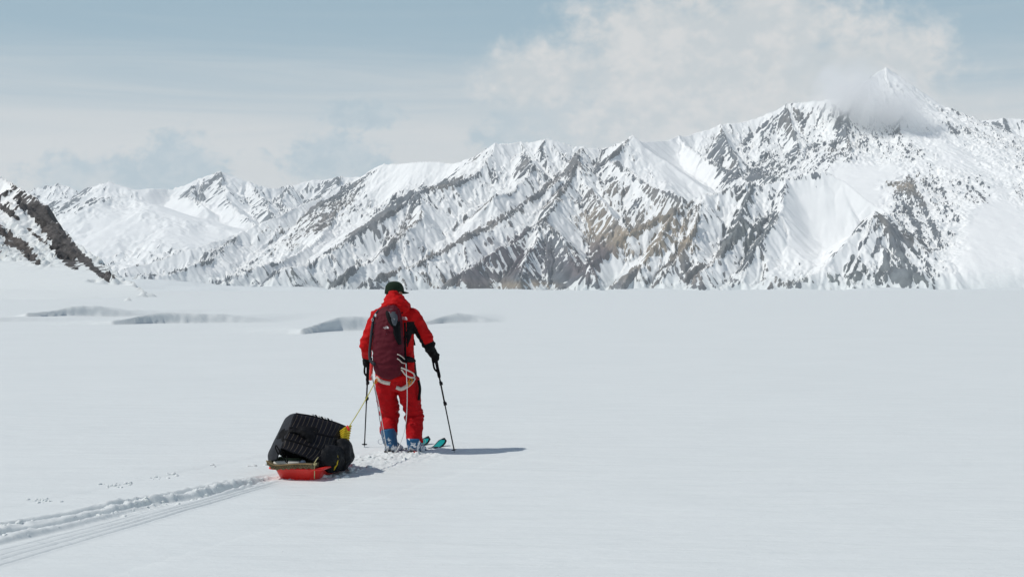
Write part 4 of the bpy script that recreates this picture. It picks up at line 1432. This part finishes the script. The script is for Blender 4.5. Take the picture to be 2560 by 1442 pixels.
# ================================================================== SKI POLES
def ski_pole(A_, B_, clamps, label):
    root = empty('ski_pole', B_)
    tag(root, label, 'ski pole', 'pair of black ski poles')
    dv = (A_ - B_).normalized()
    L_ = (A_ - B_).length
    at = lambda z: B_ + dv * z
    bm = bmesh.new(); tube(bm, [at(0.03), at(L_ * 0.5)], 0.0072, n=10); tube(bm, [at(L_ * 0.5), at(L_ - 0.12)], 0.0095, n=10)
    s_ = bm_obj('shaft', bm, DARKP); under(root, s_)
    bm = bmesh.new()
    tube(bm, [at(L_ - 0.27), at(L_ - 0.24), at(L_ - 0.12), at(L_ - 0.06), at(L_ - 0.02), at(L_ + 0.02), at(L_ + 0.05)], [0.013, 0.019, 0.017, 0.020, 0.017, 0.019, 0.024, 0.012], n=12)
    g_ = bm_obj('grip', bm, BLACK); under(root, g_)
    bm = bmesh.new()
    side = V(0.9, 0.2, 0)
    ribbon(bm, [at(L_ + 0.02), at(L_ - 0.06) - side * 0.035, at(L_ - 0.16) - side * 0.040, at(L_ - 0.20) - side * 0.012], V(0, 1, 0), 0.022, 0.004)
    sub(g_, bm_obj('wrist_strap', bm, BLACK))
    for z in clamps:
        bm = bmesh.new()
        tube(bm, [at(z - 0.022), at(z + 0.022)], 0.0145, n=10)
        brick(bm, at(z) + V(0.014, -0.004, 0), V(0.010, 0, 0), V(0, 0.008, 0), dv * 0.018, 0.003)
        under(root, bm_obj('clamp', bm, DARKP))
    bm = bmesh.new(); tube(bm, [at(0.0) - dv * 0.04, at(0.035)], [0.003, 0.006], n=8); under(root, bm_obj('tip', bm, ALU))
    bm = bmesh.new()
    tube(bm, [at(0.035), at(0.04), at(0.045)], [0.012, 0.032, 0.010], n=14, sub=2)
    under(root, bm_obj('basket', bm, DARKP))
    return root


LP = (POLE_R[0] - POLE_R[1]).length
ski_pole(POLE_R[0], POLE_R[1], (LP * 0.705, LP * 0.50), "black ski pole in the skier's right hand, leaning outwards over the shadow")
ski_pole(POLE_L[0], POLE_L[1], (LP * 0.67, LP * 0.51), "black ski pole in the skier's left hand, standing near upright above the tow rope")


# ================================================================== SKIS
def ski(root_pt, front, rear, label):
    root = empty('ski', root_pt)
    tag(root, label, 'ski', 'pair of skis under the skier')
    rows = []
    N = 34
    bm = bmesh.new()
    for i in range(N):
        t = i / (N - 1)
        s = -rear + (front + rear) * t
        wd = 0.045 + 0.010 * (abs(t - 0.45) / 0.45) ** 1.6
        e = (front - s)
        if e < 0.10:
            wd *= math.sqrt(max(1 - ((0.10 - e) / 0.10) ** 2, 0.003))
        e2 = s + rear
        if e2 < 0.04:
            wd *= 0.75 + 0.25 * e2 / 0.04
        rise = 0.085 * max(0, (s - (front - 0.27)) / 0.27) ** 1.8 + 0.012 * max(0, (-s - (rear - 0.1)) / 0.1) ** 1.5
        c_ = root_pt + HD * s + UP * (0.004 + rise)
        th_ = 0.0055
        rows.append([c_ - RT * wd + UP * th_, c_ + RT * wd + UP * th_, c_ + RT * wd - UP * th_, c_ - RT * wd - UP * th_])
    rv = [[bm.verts.new(p) for p in r_] for r_ in rows]
    for a, b in zip(rv[:-1], rv[1:]):
        for j in range(4):
            bm.faces.new((a[j], a[(j + 1) % 4], b[(j + 1) % 4], b[j]))
    bm.faces.new(rv[0][::-1]); bm.faces.new(rv[-1])
    bd = bm_obj('ski_body', bm, DARKP); under(root, bd)
    # coloured panel on the shovel
    bm = bmesh.new()
    pr = []
    for i in range(N):
        s = -rear + (front + rear) * i / (N - 1)
        if front - 0.26 < s < front - 0.035:
            r_ = rows[i]
            c_ = (r_[0] + r_[1]) * 0.5
            k = 0.72 if s < front - 0.06 else 0.55
            pr.append([bm.verts.new(c_ + (r_[0] - c_) * k + UP * 0.003), bm.verts.new(c_ + (r_[1] - c_) * k + UP * 0.003)])
    for a, b in zip(pr[:-1], pr[1:]):
        bm.faces.new((a[0], a[1], b[1], b[0]))
    sub(bd, bm_obj('shovel_panel', bm, TEAL, smooth=False))
    return root


def binding(root, p, red):
    for name, o_, h in (('heel_binding', -0.10, 0.020), ('toe_binding', 0.23, 0.016)):
        bm = bmesh.new()
        brick(bm, p + HD * o_ + UP * (h + 0.002), RT * 0.032, HD * 0.028, UP * h, 0.005)
        b_ = bm_obj(name, bm, DARKP); under(root, b_)
        if name == 'heel_binding':
            bm = bmesh.new()
            brick(bm, p - HD * 0.085 + RT * 0.034 + UP * 0.020, RT * 0.024, HD * 0.03, UP * 0.015, 0.004)
            sub(b_, bm_obj('brake', bm, PLASR if red else DARKP))


pl_, pr_ = V(ANK['l'].x, ANK['l'].y - 0.02, 0.0), V(ANK['r'].x, ANK['r'].y - 0.02, 0.0)
sk = ski(pl_, 1.02, 0.80, "left ski with its teal tip just showing behind the skier's right boot")
binding(sk, pl_, False)
sk = ski(pr_, 0.84, 0.72, "right ski with its teal tip clear of the boots, beside the right pole")
binding(sk, pr_, True)

# ================================================================== SLEDGE AND LOAD
SH_A = R(11.5)
SF = V(math.sin(SH_A), math.cos(SH_A), 0)
SR = V(SF.y, -SF.x, 0)
SB = V(-2.045, 13.36, 0)             # middle of the sledge's rear edge on the snow
SLEN = 1.05


def sled_pt(r, f, z):
    return SB + SR * r + SF * f + UP * z


sledge = empty('sledge', SB)
tag(sledge, 'red plastic pulk sledge loaded with black baggage behind the skier', 'sledge')


def tray_outline(wd, ins, z, nose):
    """closed outline of the tray at one height, seen from above"""
    pts = []
    N = 40
    r = 0.10
    corners = [(-wd, ins), (wd, ins), (wd, SLEN - ins), (-wd, SLEN - ins)]
    for (cx, cy), a0 in zip(((wd - r, ins + r), (wd - r * 1.6, SLEN - ins - r * 2.2), (-wd + r * 1.6, SLEN - ins - r * 2.2), (-wd + r, ins + r)), (-90, 0, 90, 180)):
        for q in range(7):
            a = R(a0 + 90 * q / 6)
            k = 1.0 if a0 in (-90, 180) else 1.6
            ky = 1.0 if a0 in (-90, 180) else 2.2
            f = cy + r * ky * math.sin(a)
            pts.append(sled_pt(cx + r * k * math.cos(a), f, z + nose * max(0, (f - SLEN * 0.72) / (SLEN * 0.28)) ** 1.6))
    return pts


bm = bmesh.new()
levels = [(0.165, 0.100, 0.000, 0.10), (0.185, 0.070, -0.004, 0.10), (0.200, 0.058, 0.030, 0.08), (0.228, 0.030, 0.100, 0.05), (0.236, 0.024, 0.118, 0.05), (0.272, -0.012, 0.118, 0.05), (0.276, -0.016, 0.110, 0.05), (0.276, -0.016, 0.102, 0.05)]
rr_ = [[bm.verts.new(p) for p in tray_outline(*l)] for l in levels]
for a, b in zip(rr_[:-1], rr_[1:]):
    for q in range(len(a)):
        bm.faces.new((a[q], a[(q + 1) % len(a)], b[(q + 1) % len(a)], b[q]))
bm.faces.new(rr_[0][::-1])
tray = bm_obj('tray', bm, PLASR)
md = tray.modifiers.new('thick', 'SOLIDIFY'); md.thickness = 0.006; md.offset = 0
bv = tray.modifiers.new('ease', 'BEVEL'); bv.width = 0.003; bv.segments = 2; bv.limit_method = 'ANGLE'
under(sledge, tray)
for r in (-0.10, 0.0, 0.10):          # runner ridges that show at the rear
    bm = bmesh.new()
    loft(bm, [(sled_pt(r, 0.045, 0.000), 0.020, 0.016), (sled_pt(r, 0.3, -0.006), 0.022, 0.014), (sled_pt(r, 0.8, -0.004), 0.022, 0.014)], UP, n=10)
    under(sledge, bm_obj('runner', bm, PLASR))

# foam mat lining the tray, dimpled on its cut edge
TAN = cloth('tan_foam', (0.24, 0.165, 0.085), 0.9, 0.2, 120)
OLIVE = cloth('olive_foam', (0.13, 0.115, 0.07), 0.9, 0.25, 120)
mat_o = empty('foam_mat', sled_pt(0, 0.3, 0.12))
tag(mat_o, 'tan dimpled foam mat sticking out over the rear rim of the red sledge', 'foam mat')
NX, NY = 56, 30
mx = np.linspace(-0.262, 0.190, NX); my = np.linspace(-0.028, 0.95, NY)


def mat_z(r, f):
    z = 0.150 + 0.012 * math.sin(r * 9 + 0.6) + 0.05 * max(0, (-r - 0.17) / 0.1) ** 1.5 * max(0, 1 - f * 2.0)
    return z


bm = bmesh.new()
lo = [[bm.verts.new(sled_pt(r, f + 0.004 * math.sin(r * 40), mat_z(r, f) - 0.038 + 0.006 * math.sin(r * 110) * math.cos(f * 110))) for r in mx] for f in my]
hi = [[bm.verts.new(sled_pt(r * 1.01, f - 0.010, mat_z(r, f) + 0.004)) for r in mx] for f in my]
for G_, fl in ((lo, 1), (hi, 0)):
    for j in range(NY - 1):
        for i in range(NX - 1):
            q = (G_[j][i], G_[j][i + 1], G_[j + 1][i + 1], G_[j + 1][i])
            bm.faces.new(q[::-1] if fl else q)
for i in range(NX - 1):
    mid = None
    bm.faces.new((lo[0][i], lo[0][i + 1], hi[0][i + 1], hi[0][i])); bm.faces.new((lo[-1][i + 1], lo[-1][i], hi[-1][i], hi[-1][i + 1]))
for j in range(NY - 1):
    bm.faces.new((lo[j + 1][0], lo[j][0], hi[j][0], hi[j + 1][0])); bm.faces.new((lo[j][-1], lo[j + 1][-1], hi[j + 1][-1], hi[j][-1]))
under(mat_o, bm_obj('mat_body', bm, OLIVE))
bm = bmesh.new()
ribbon(bm, [sled_pt(r, -0.042, mat_z(r, -0.03) + 0.004) for r in np.linspace(-0.262, 0.190, 14)], -SF + UP * 0.5, 0.010, 0.010, sub=3)
under(mat_o, bm_obj('mat_edge', bm, TAN))
bm = bmesh.new()
for k in range(2):
    for i in range(16):
        r = -0.235 + i * 0.026 + 0.013 * k
        ellipsoid(bm, sled_pt(r, -0.032, mat_z(r, -0.03) - 0.012 - 0.015 * k), (SR * 0.009, SF * 0.008, UP * 0.006), 6, 4)
dm = bm_obj('dimple', bm, TAN); under(mat_o, dm)
dm['kind'] = 'stuff'

# --- baggage under the cover
BAG = cloth('dark_bag_fabric', (0.008, 0.009, 0.011), 0.6, 0.25, wr=0.02, spec=0.18)
NAVY = cloth('black_duffel_fabric', (0.006, 0.006, 0.007), 0.7, 0.2, wr=0.012)


def duffel(secs, ref, label, mat, seed, cat='bag', power=2.6, amp=0.012, name='duffel_bag'):
    bm = bmesh.new()
    loft(bm, secs, ref, n=24, power=power)
    me = remeshed(bm, 0.012, 3)
    displace(me, lambda p: amp * 1.5 * crease(p, 5, 5, 7, seed) + amp * 0.9 * crease(p, 12, 12, 15, seed + 3) - amp * 1.3)
    root = empty(name, secs[0][0])
    tag(root, label, cat)
    b_ = link('bag_body', me, mat)
    under(root, b_)
    return root, b_


# big black duffel, filled out to put a dark interior under the cover
duffel([(sled_pt(-0.08, 0.17, 0.32), 0.10, 0.08), (sled_pt(-0.08, 0.20, 0.32), 0.185, 0.135), (sled_pt(-0.06, 0.50, 0.34), 0.195, 0.155), (sled_pt(-0.02, 0.78, 0.29), 0.17, 0.125), (sled_pt(0.0, 0.90, 0.25), 0.12, 0.10), (sled_pt(0.0, 0.93, 0.25), 0.05, 0.05)], UP,
       'large black duffel bag added as the dark interior beneath the striped black cover', NAVY, 3.0)
# two rolled dry bags at the right front
r1, b1 = duffel([(W(790, 1156, 13.50), 0.03, 0.03), (W(797, 1154, 13.52), 0.080, 0.080), (W(817, 1146, 13.62), 0.125, 0.130), (W(835, 1145, 13.74), 0.115, 0.125), (W(843, 1145, 13.80), 0.06, 0.06)], UP, 'dark grey dry bag bulging over the right rim of the sledge, nearer the camera', BAG, 5.0, power=2.2, name='dry_bag')
r2, b2 = duffel([(W(842, 1140, 13.72), 0.05, 0.05), (W(846, 1139, 13.75), 0.115, 0.140), (W(854, 1136, 13.85), 0.118, 0.155), (W(863, 1135, 14.0), 0.085, 0.125), (W(868, 1135, 14.06), 0.03, 0.05)], UP, 'dark grey dry bag under the yellow concertina pad at the front', BAG, 8.0, power=2.2, name='dry_bag')
bm = bmesh.new()
ribbon(bm, [W(842, 1134, 13.59), W(843, 1146, 13.57), W(842, 1157, 13.57), W(838, 1166, 13.59), W(833, 1174, 13.62)], (-SF + SR * 0.4).normalized(), 0.020, 0.02)
sub(b1, bm_obj('yellow_seam', bm, YELF))
bm = bmesh.new()
ribbon(bm, [W(868, 1132, 13.92), W(871, 1142, 13.92), W(869, 1152, 13.92), W(865, 1158, 13.92)], (-SF + SR * 0.8).normalized(), 0.022, 0.02)
sub(b2, bm_obj('yellow_seam', bm, YELF))

# things that show in the gap under the cover
bm = bmesh.new()
brick(bm, W(726, 1147, 13.62), SR * 0.115, SF * 0.12, UP * 0.022, 0.006)
o = bm_obj('green_box', bm, cloth('green_speckle', (0.09, 0.12, 0.075), 0.8, 0.5, 60)); tag(o, 'flat green case in the gap under the black cover', 'box')
bm = bmesh.new()
brick(bm, W(724, 1155, 13.50), SR * 0.125, SF * 0.10, UP * 0.018, 0.004)
o = bm_obj('white_board', bm, cloth('cream_board', (0.66, 0.63, 0.56), 0.6, 0.08)); tag(o, 'cream white slab lying on the foam mat in the gap', 'board')
bm = bmesh.new()
tube(bm, [W(757, 1157, 13.40), W(758, 1154, 13.9)], 0.026, n=16)
tube(bm, [W(757.0, 1157, 13.395), W(757, 1157, 13.41)], 0.029, n=16)
o = bm_obj('rolled_tube', bm, cloth('grey_roll', (0.30, 0.33, 0.40), 0.6, 0.1)); tag(o, 'grey rolled tube end beside the cream slab on the sledge', 'tube')
bm = bmesh.new()
for pts in ([W(690, 1112, 13.36), W(697, 1122, 13.35), W(703, 1136, 13.36), W(712, 1148, 13.36), W(716, 1156, 13.36)], [W(716, 1139, 13.36), W(719, 1148, 13.35), W(718, 1157, 13.36)], [W(690, 1112, 13.36), W(689, 1120, 13.37), W(696, 1135, 13.37)]):
    tube(bm, pts, 0.0055, n=6)
o = bm_obj('lashing_cord', bm, BLACK); tag(o, 'black lashing cord looped across the gap at the rear of the load', 'cord')


# --- folding solar panel thrown over the load
def surf(net):
    """smooth surface through a net of points"""
    def at(u, v):
        nr_, nc = len(net), len(net[0])
        def cr(P, t):
            n_ = len(P) - 1
            f = min(max(t, 0), 1) * n_; k = min(int(f), n_ - 1); t_ = f - k
            p1, p2 = P[k], P[k + 1]
            p0 = P[k - 1] if k else p1 * 2 - p2
            p3 = P[k + 2] if k + 2 <= n_ else p2 * 2 - p1
            return 0.5 * ((2 * p1) + (p2 - p0) * t_ + (2 * p0 - 5 * p1 + 4 * p2 - p3) * t_ * t_ + (3 * p1 - p0 - 3 * p2 + p3) * t_ ** 3)
        return cr([cr(r_, u) for r_ in net], v)
    return at


def sheet(bm, fn, nu, nv):
    g_ = [[bm.verts.new(fn(i / nu, j / nv)) for i in range(nu + 1)] for j in range(nv + 1)]
    for j in range(nv):
        for i in range(nu):
            bm.faces.new((g_[j][i], g_[j][i + 1], g_[j + 1][i + 1], g_[j + 1][i]))


NET = [[W(*p) for p in r_] for r_ in (
    [(750, 1046, 14.16), (782, 1050, 14.20), (815, 1058, 14.26), (846, 1066, 14.30), (866, 1078, 14.32)],
    [(739, 1034, 13.80), (775, 1041, 13.86), (810, 1051, 13.92), (845, 1060, 14.00), (869, 1069, 14.10)],
    [(724, 1070, 13.60), (758, 1076, 13.62), (795, 1086, 13.66), (828, 1092, 13.75), (857, 1092, 13.92)],
    [(712, 1100, 13.47), (744, 1107, 13.46), (780, 1119, 13.48), (814, 1123, 13.58), (842, 1112, 13.78)],
    [(703, 1120, 13.40), (733, 1131, 13.38), (764, 1143, 13.38), (788, 1153, 13.40), (813, 1133, 13.60)])]
base_s = surf(NET)
SOLAR = cloth('black_panel_fabric', (0.005, 0.005, 0.008), 0.5, 0.2, 300, wr=0.004, spec=0.2)
STRIPE = cloth('panel_stripe', (0.13, 0.11, 0.085), 0.6, 0.1)
GREYF = cloth('charcoal_fabric', (0.026, 0.028, 0.033), 0.6, 0.15, wr=0.004)


def cover_s(u, v):
    p = base_s(u, v)
    q = 0.004 * math.cos(v * 4 * 2 * math.pi) + 0.014 * mnoise.noise(V(u * 3, v * 2.2, 2)) + 0.005 * mnoise.noise(V(u * 9, v * 6, 4))
    return p + (V(-0.35, -0.75, 0.55)) * q


cover = empty('solar_blanket', W(770, 1090, 13.6))
tag(cover, 'black folding solar blanket with fine stripes draped over the sledge load', 'solar panel')
bm = bmesh.new(); sheet(bm, cover_s, 56, 48)
cs = bm_obj('panel_sheet', bm, SOLAR)
md = cs.modifiers.new('thick', 'SOLIDIFY'); md.thickness = 0.010; md.offset = 0
under(cover, cs)
flap_net = [[W(*p) for p in r_] for r_ in (
    [(727, 1048, 14.12), (740, 1045, 14.12), (750, 1046, 14.16)],
    [(715, 1045, 13.92), (726, 1037, 13.86), (739, 1034, 13.80)],
    [(697, 1080, 13.74), (709, 1073, 13.66), (724, 1070, 13.60)],
    [(681, 1112, 13.64), (694, 1104, 13.54), (712, 1100, 13.47)],
    [(671, 1136, 13.60), (683, 1124, 13.48), (703, 1120, 13.40)],
    [(673, 1156, 13.56), (682, 1152, 13.45), (692, 1149, 13.40)])]
fs_ = surf(flap_net)
bm = bmesh.new(); sheet(bm, lambda u, v: fs_(u, v) + V(0, 0, 0.004) * mnoise.noise(V(u * 3, v * 7, 5)), 14, 48)
fo = bm_obj('side_flap', bm, GREYF)
md = fo.modifiers.new('thick', 'SOLIDIFY'); md.thickness = 0.010; md.offset = 0
under(cover, fo)
def off(fn, u, v, d):
    e = 0.01
    n_ = (fn(min(u + e, 1), v) - fn(max(u - e, 0), v)).cross(fn(u, min(v + e, 1)) - fn(u, max(v - e, 0))).normalized()
    if n_.y > 0:
        n_ = -n_
    return fn(u, v) + n_ * d


for band in range(3):
    v0, v1 = 0.25 + band * 0.25, 0.25 + (band + 1) * 0.25
    for i in range(13):
        u = (i + 0.5) / 13
        a, b = v0 + 0.018, v1 - 0.020
        bm = bmesh.new()
        rows = []
        for q in range(7):
            v = a + (b - a) * q / 6
            rows.append([bm.verts.new(off(cover_s, u - 0.0032, v, 0.0075)), bm.verts.new(off(cover_s, u + 0.0032, v, 0.0075))])
        for r0, r1_ in zip(rows[:-1], rows[1:]):
            bm.faces.new((r0[0], r0[1], r1_[1], r1_[0]))
        o = bm_obj('stripe', bm, STRIPE)
        sub(cs, o)
for band in range(3):
    v = 0.25 + band * 0.25
    bm = bmesh.new()
    ribbon(bm, [off(cover_s, q / 10, v, 0.007) for q in range(11)], V(-0.35, -0.75, 0.55), 0.014, 0.006, sub=3)
    sub(cs, bm_obj('fold_seam', bm, NAVY))
for i in range(7):
    u = 0.30 + 0.055 * i
    p = cover_s(u, 0.20)
    bm = bmesh.new()
    brick(bm, p + UP * 0.014, SR * 0.007, SF * 0.01, UP * 0.013 + SR * -0.010, 0.002)
    t_ = bm_obj('edge_tab', bm, WHITE if i % 2 == 0 else NAVY)
    under(cover, t_)

# yellow concertina foam pad standing at the right end
pad = empty('concertina_pad', W(862, 1108, 13.95))
tag(pad, 'yellow foam pad folded like a concertina at the right end of the load', 'foam pad')
NF = 7
zt, zb = W(865, 1068, 14.0), W(858, 1110, 13.92)
for i in range(NF):
    bm = bmesh.new()
    c_ = lerp(zt, zb, (i + 0.5) / NF)
    ax = (SR * 0.029 + UP * 0.021)
    ay = SF * 0.10
    az_ = UP * 0.0066 - SR * 0.004
    brick(bm, c_, ax, ay, az_, 0.002)
    under(pad, bm_obj('fold', bm, YELF))
bm = bmesh.new()
ribbon(bm, [W(867, 1064, 13.92), W(871, 1071, 13.90), W(873, 1076, 13.90)], -SF, 0.022, 0.014)
o = bm_obj('red_strap', bm, PLASR); tag(o, 'small red strap end at the top right corner of the load', 'strap')
# knotted cord hanging over the rear right corner
bm = bmesh.new()
tube(bm, [W(796, 1142, 13.36), W(790, 1150, 13.33), W(786, 1158, 13.32), W(789, 1162, 13.32), W(792, 1157, 13.32), W(787, 1161, 13.315), W(785.5, 1170, 13.31), W(786.5, 1182, 13.32), W(786, 1196, 13.33)], 0.0042, n=6)
ellipsoid(bm, W(786, 1161, 13.31), (SR * 0.010, SF * 0.01, UP * 0.012), 8, 6)
o = bm_obj('knotted_cord', bm, cloth('braided_cord', (0.42, 0.38, 0.20), 0.7, 0.4, 300)); tag(o, 'pale knotted cord hanging over the rear right corner of the sledge', 'cord')

# ================================================================== ROPES
bm = bmesh.new()
pts = []
a, b = W(938, 954, 15.46), W(871, 1068, 14.10)
for i in range(9):
    t = i / 8
    pts.append(lerp(a, b, t) - UP * (0.05 * 4 * t * (1 - t)) * 0.35)
tube(bm, pts, 0.0048, n=8, sub=4)
o = bm_obj('tow_rope', bm, YEL); tag(o, "yellow tow rope from the skier's waist down to the loaded sledge", 'rope')
for pts, label in (([W(930, 935, 15.42), W(935, 960, 15.42), W(946, 1005, 15.40), W(958, 1070, 15.40), W(966, 1115, 15.41), W(973, 1139, 15.42)], "white cord hanging straight from the skier's left hip to the left heel"),
                   ([W(927, 940, 15.42), W(932, 950, 15.42), W(942, 1000, 15.40), W(953, 1070, 15.39), W(962, 1112, 15.40), W(971, 1139, 15.41)], "grey cord beside the white one, from the skier's left hip to the left heel"),
                   ([W(1015, 908, 15.33), W(1016, 935, 15.34), W(1018, 985, 15.44), W(1016, 1045, 15.45), W(1010, 1080, 15.42), W(1000, 1110, 15.40), W(990, 1128, 15.40), W(974, 1140, 15.40)], "white cord falling from the backpack between the skier's legs in a long loop")):
    bm = bmesh.new()
    tube(bm, pts, 0.0046, n=7, sub=6)
    o = bm_obj('cord', bm, WHITE if 'white' in label[:6] else cloth('grey_cord', (0.28, 0.29, 0.30), 0.7, 0.1)); tag(o, label, 'cord', "cords trailing behind the skier")

# ================================================================== LOOSE SNOW
rnd = random.Random(5)
protos = []
for k in range(5):
    bm = bmesh.new()
    bmesh.ops.create_icosphere(bm, subdivisions=2, radius=1.0)
    for v in bm.verts:
        v.co *= 1 + 0.55 * mnoise.noise(v.co * 1.6 + V(k * 7, 0, 0)) + 0.2 * mnoise.noise(v.co * 4 + V(k * 3, 1, 0))
    protos.append(([v.co.copy() for v in bm.verts], [[v.index for v in f.verts] for f in bm.faces]))
    bm.free()
VV, FF = [], []


def clump(x, y, r, z=None):
    vs_, fs2 = protos[rnd.randrange(5)]
    M = Matrix.Rotation(rnd.uniform(0, 6.28), 3, 'Z') @ Matrix.Rotation(rnd.uniform(0, 6.28), 3, 'X')
    b = len(VV)
    A1 = np.array([[x]], np.float32); A2 = np.array([[y]], np.float32)
    zz = float(ground_h(A1, A2)[0, 0] + track_h(A1, A2)[0, 0]) if z is None else z
    for v in vs_:
        w_ = M @ v
        VV.append((x + w_.x * r, y + w_.y * r, zz + r * 0.12 + w_.z * r * 0.62))
    for f in fs2:
        FF.append([i + b for i in f])


for a, b in TRK_A:
    dv = (b - a).normalized(); nv = V(-dv.y, dv.x, 0)
    for i in range(150):
        s = rnd.uniform(-0.2, (b - a).length + 0.4)
        o_ = rnd.gauss(0.09, 0.05)
        p = a + dv * s + nv * o_
        clump(p.x, p.y, abs(rnd.gauss(0, 0.007)) + 0.003)
for i in range(110):
    s = rnd.uniform(-1.0, 0.1); side = rnd.gauss(-0.02, 0.20)
    p = V(-1.2, 15.55, 0) + HD * s + RT * side
    clump(p.x, p.y, abs(rnd.gauss(0, 0.009)) + 0.003)
for i in range(70):
    p = sled_pt(rnd.uniform(0.16, 0.42), rnd.uniform(0.1, 1.15), 0)
    clump(p.x, p.y, abs(rnd.gauss(0, 0.018)) + 0.005)
for px, py, n_, sp in ((290, 1213, 26, 40), (110, 1252, 20, 26), (430, 1187, 12, 20), (640, 1165, 10, 20), (535, 1162, 6, 14), (400, 1196, 8, 30)):
    for i in range(n_):
        x_, y_ = px + rnd.gauss(0, sp * 0.6), py + rnd.gauss(0, 2.5)
        d = EYE * F / (y_ - HOR)
        p = W(x_, y_, d)
        clump(p.x, p.y, abs(rnd.gauss(0, 0.010)) + 0.004)
for i in range(160):
    y_ = rnd.uniform(1150, 1442); x_ = rnd.uniform(0, 2560)
    d = EYE * F / (y_ - HOR); p = W(x_, y_, d)
    clump(p.x, p.y, rnd.uniform(0.002, 0.005))
me = bpy.data.meshes.new('snow_crumbs'); me.from_pydata(VV, [], FF); me.update()
sc2 = link('snow_crumbs', me, SNOWM)
tag(sc2, 'loose crumbs of snow thrown up along the tracks', kind='stuff')

# ================================================================== AIR
def box_mesh(name, lo, hi):
    v = [(x, y, z) for x in (lo[0], hi[0]) for y in (lo[1], hi[1]) for z in (lo[2], hi[2])]
    f = [(0, 1, 3, 2), (4, 6, 7, 5), (0, 4, 5, 1), (2, 3, 7, 6), (0, 2, 6, 4), (1, 5, 7, 3)]
    me = bpy.data.meshes.new(name)
    me.from_pydata(v, [], f)
    return me


hm = bpy.data.materials.new('thin_air')
hm.use_nodes = True
ht = NT(hm.node_tree)
pv = ht.add('ShaderNodeVolumePrincipled')
pv.inputs['Color'].default_value = (0.89, 0.955, 1.0, 1)
pv.inputs['Density'].default_value = 1.8e-5
ho = ht.add('ShaderNodeOutputMaterial')
ht.link(pv.outputs[0], ho.inputs['Volume'])
hz = link('haze', box_mesh('haze', (-26500, -26500, -450), (26500, 26500, 2700)), hm, smooth=False)
hz['kind'] = 'stuff'

# ------------------------------------------------------------------ cloud that wraps the summit
cm = bpy.data.materials.new('summit_cloud')
cm.use_nodes = True
ct = NT(cm.node_tree)
tco = ct.add('ShaderNodeTexCoord')
ge = ct.add('ShaderNodeNewGeometry')
ln = ct.add('ShaderNodeVectorMath', operation='LENGTH')
ct.link(tco.outputs['Object'], ln.inputs[0])
nz = ct.noise(ge.outputs['Position'], 0.0021, 5, 0.55, 0.3)
den = ct.math('ADD', ct.math('SUBTRACT', 0.74, ln.outputs['Value']), ct.math('MULTIPLY', ct.math('SUBTRACT', nz, 0.5), 1.7))
den = ct.math('MULTIPLY', ct.ramp(den, 0.0, 0.8), 0.0080)
cv = ct.add('ShaderNodeVolumePrincipled')
cv.inputs['Color'].default_value = (1, 1, 1, 1)
cv.inputs['Anisotropy'].default_value = -0.25
ct.link(den, cv.inputs['Density'])
co_ = ct.add('ShaderNodeOutputMaterial')
ct.link(cv.outputs[0], co_.inputs['Volume'])
bm = bmesh.new()
bmesh.ops.create_icosphere(bm, subdivisions=3, radius=1.0)
cl = bm_obj('cloud', bm, cm)
cl.location = W(2185, 264, 12900)
cl.scale = (1000, 560, 470)
cl.rotation_euler = (0, R(20), 0)
tag(cl, 'white cloud wrapped round the summit of the right-hand peak', kind='stuff')
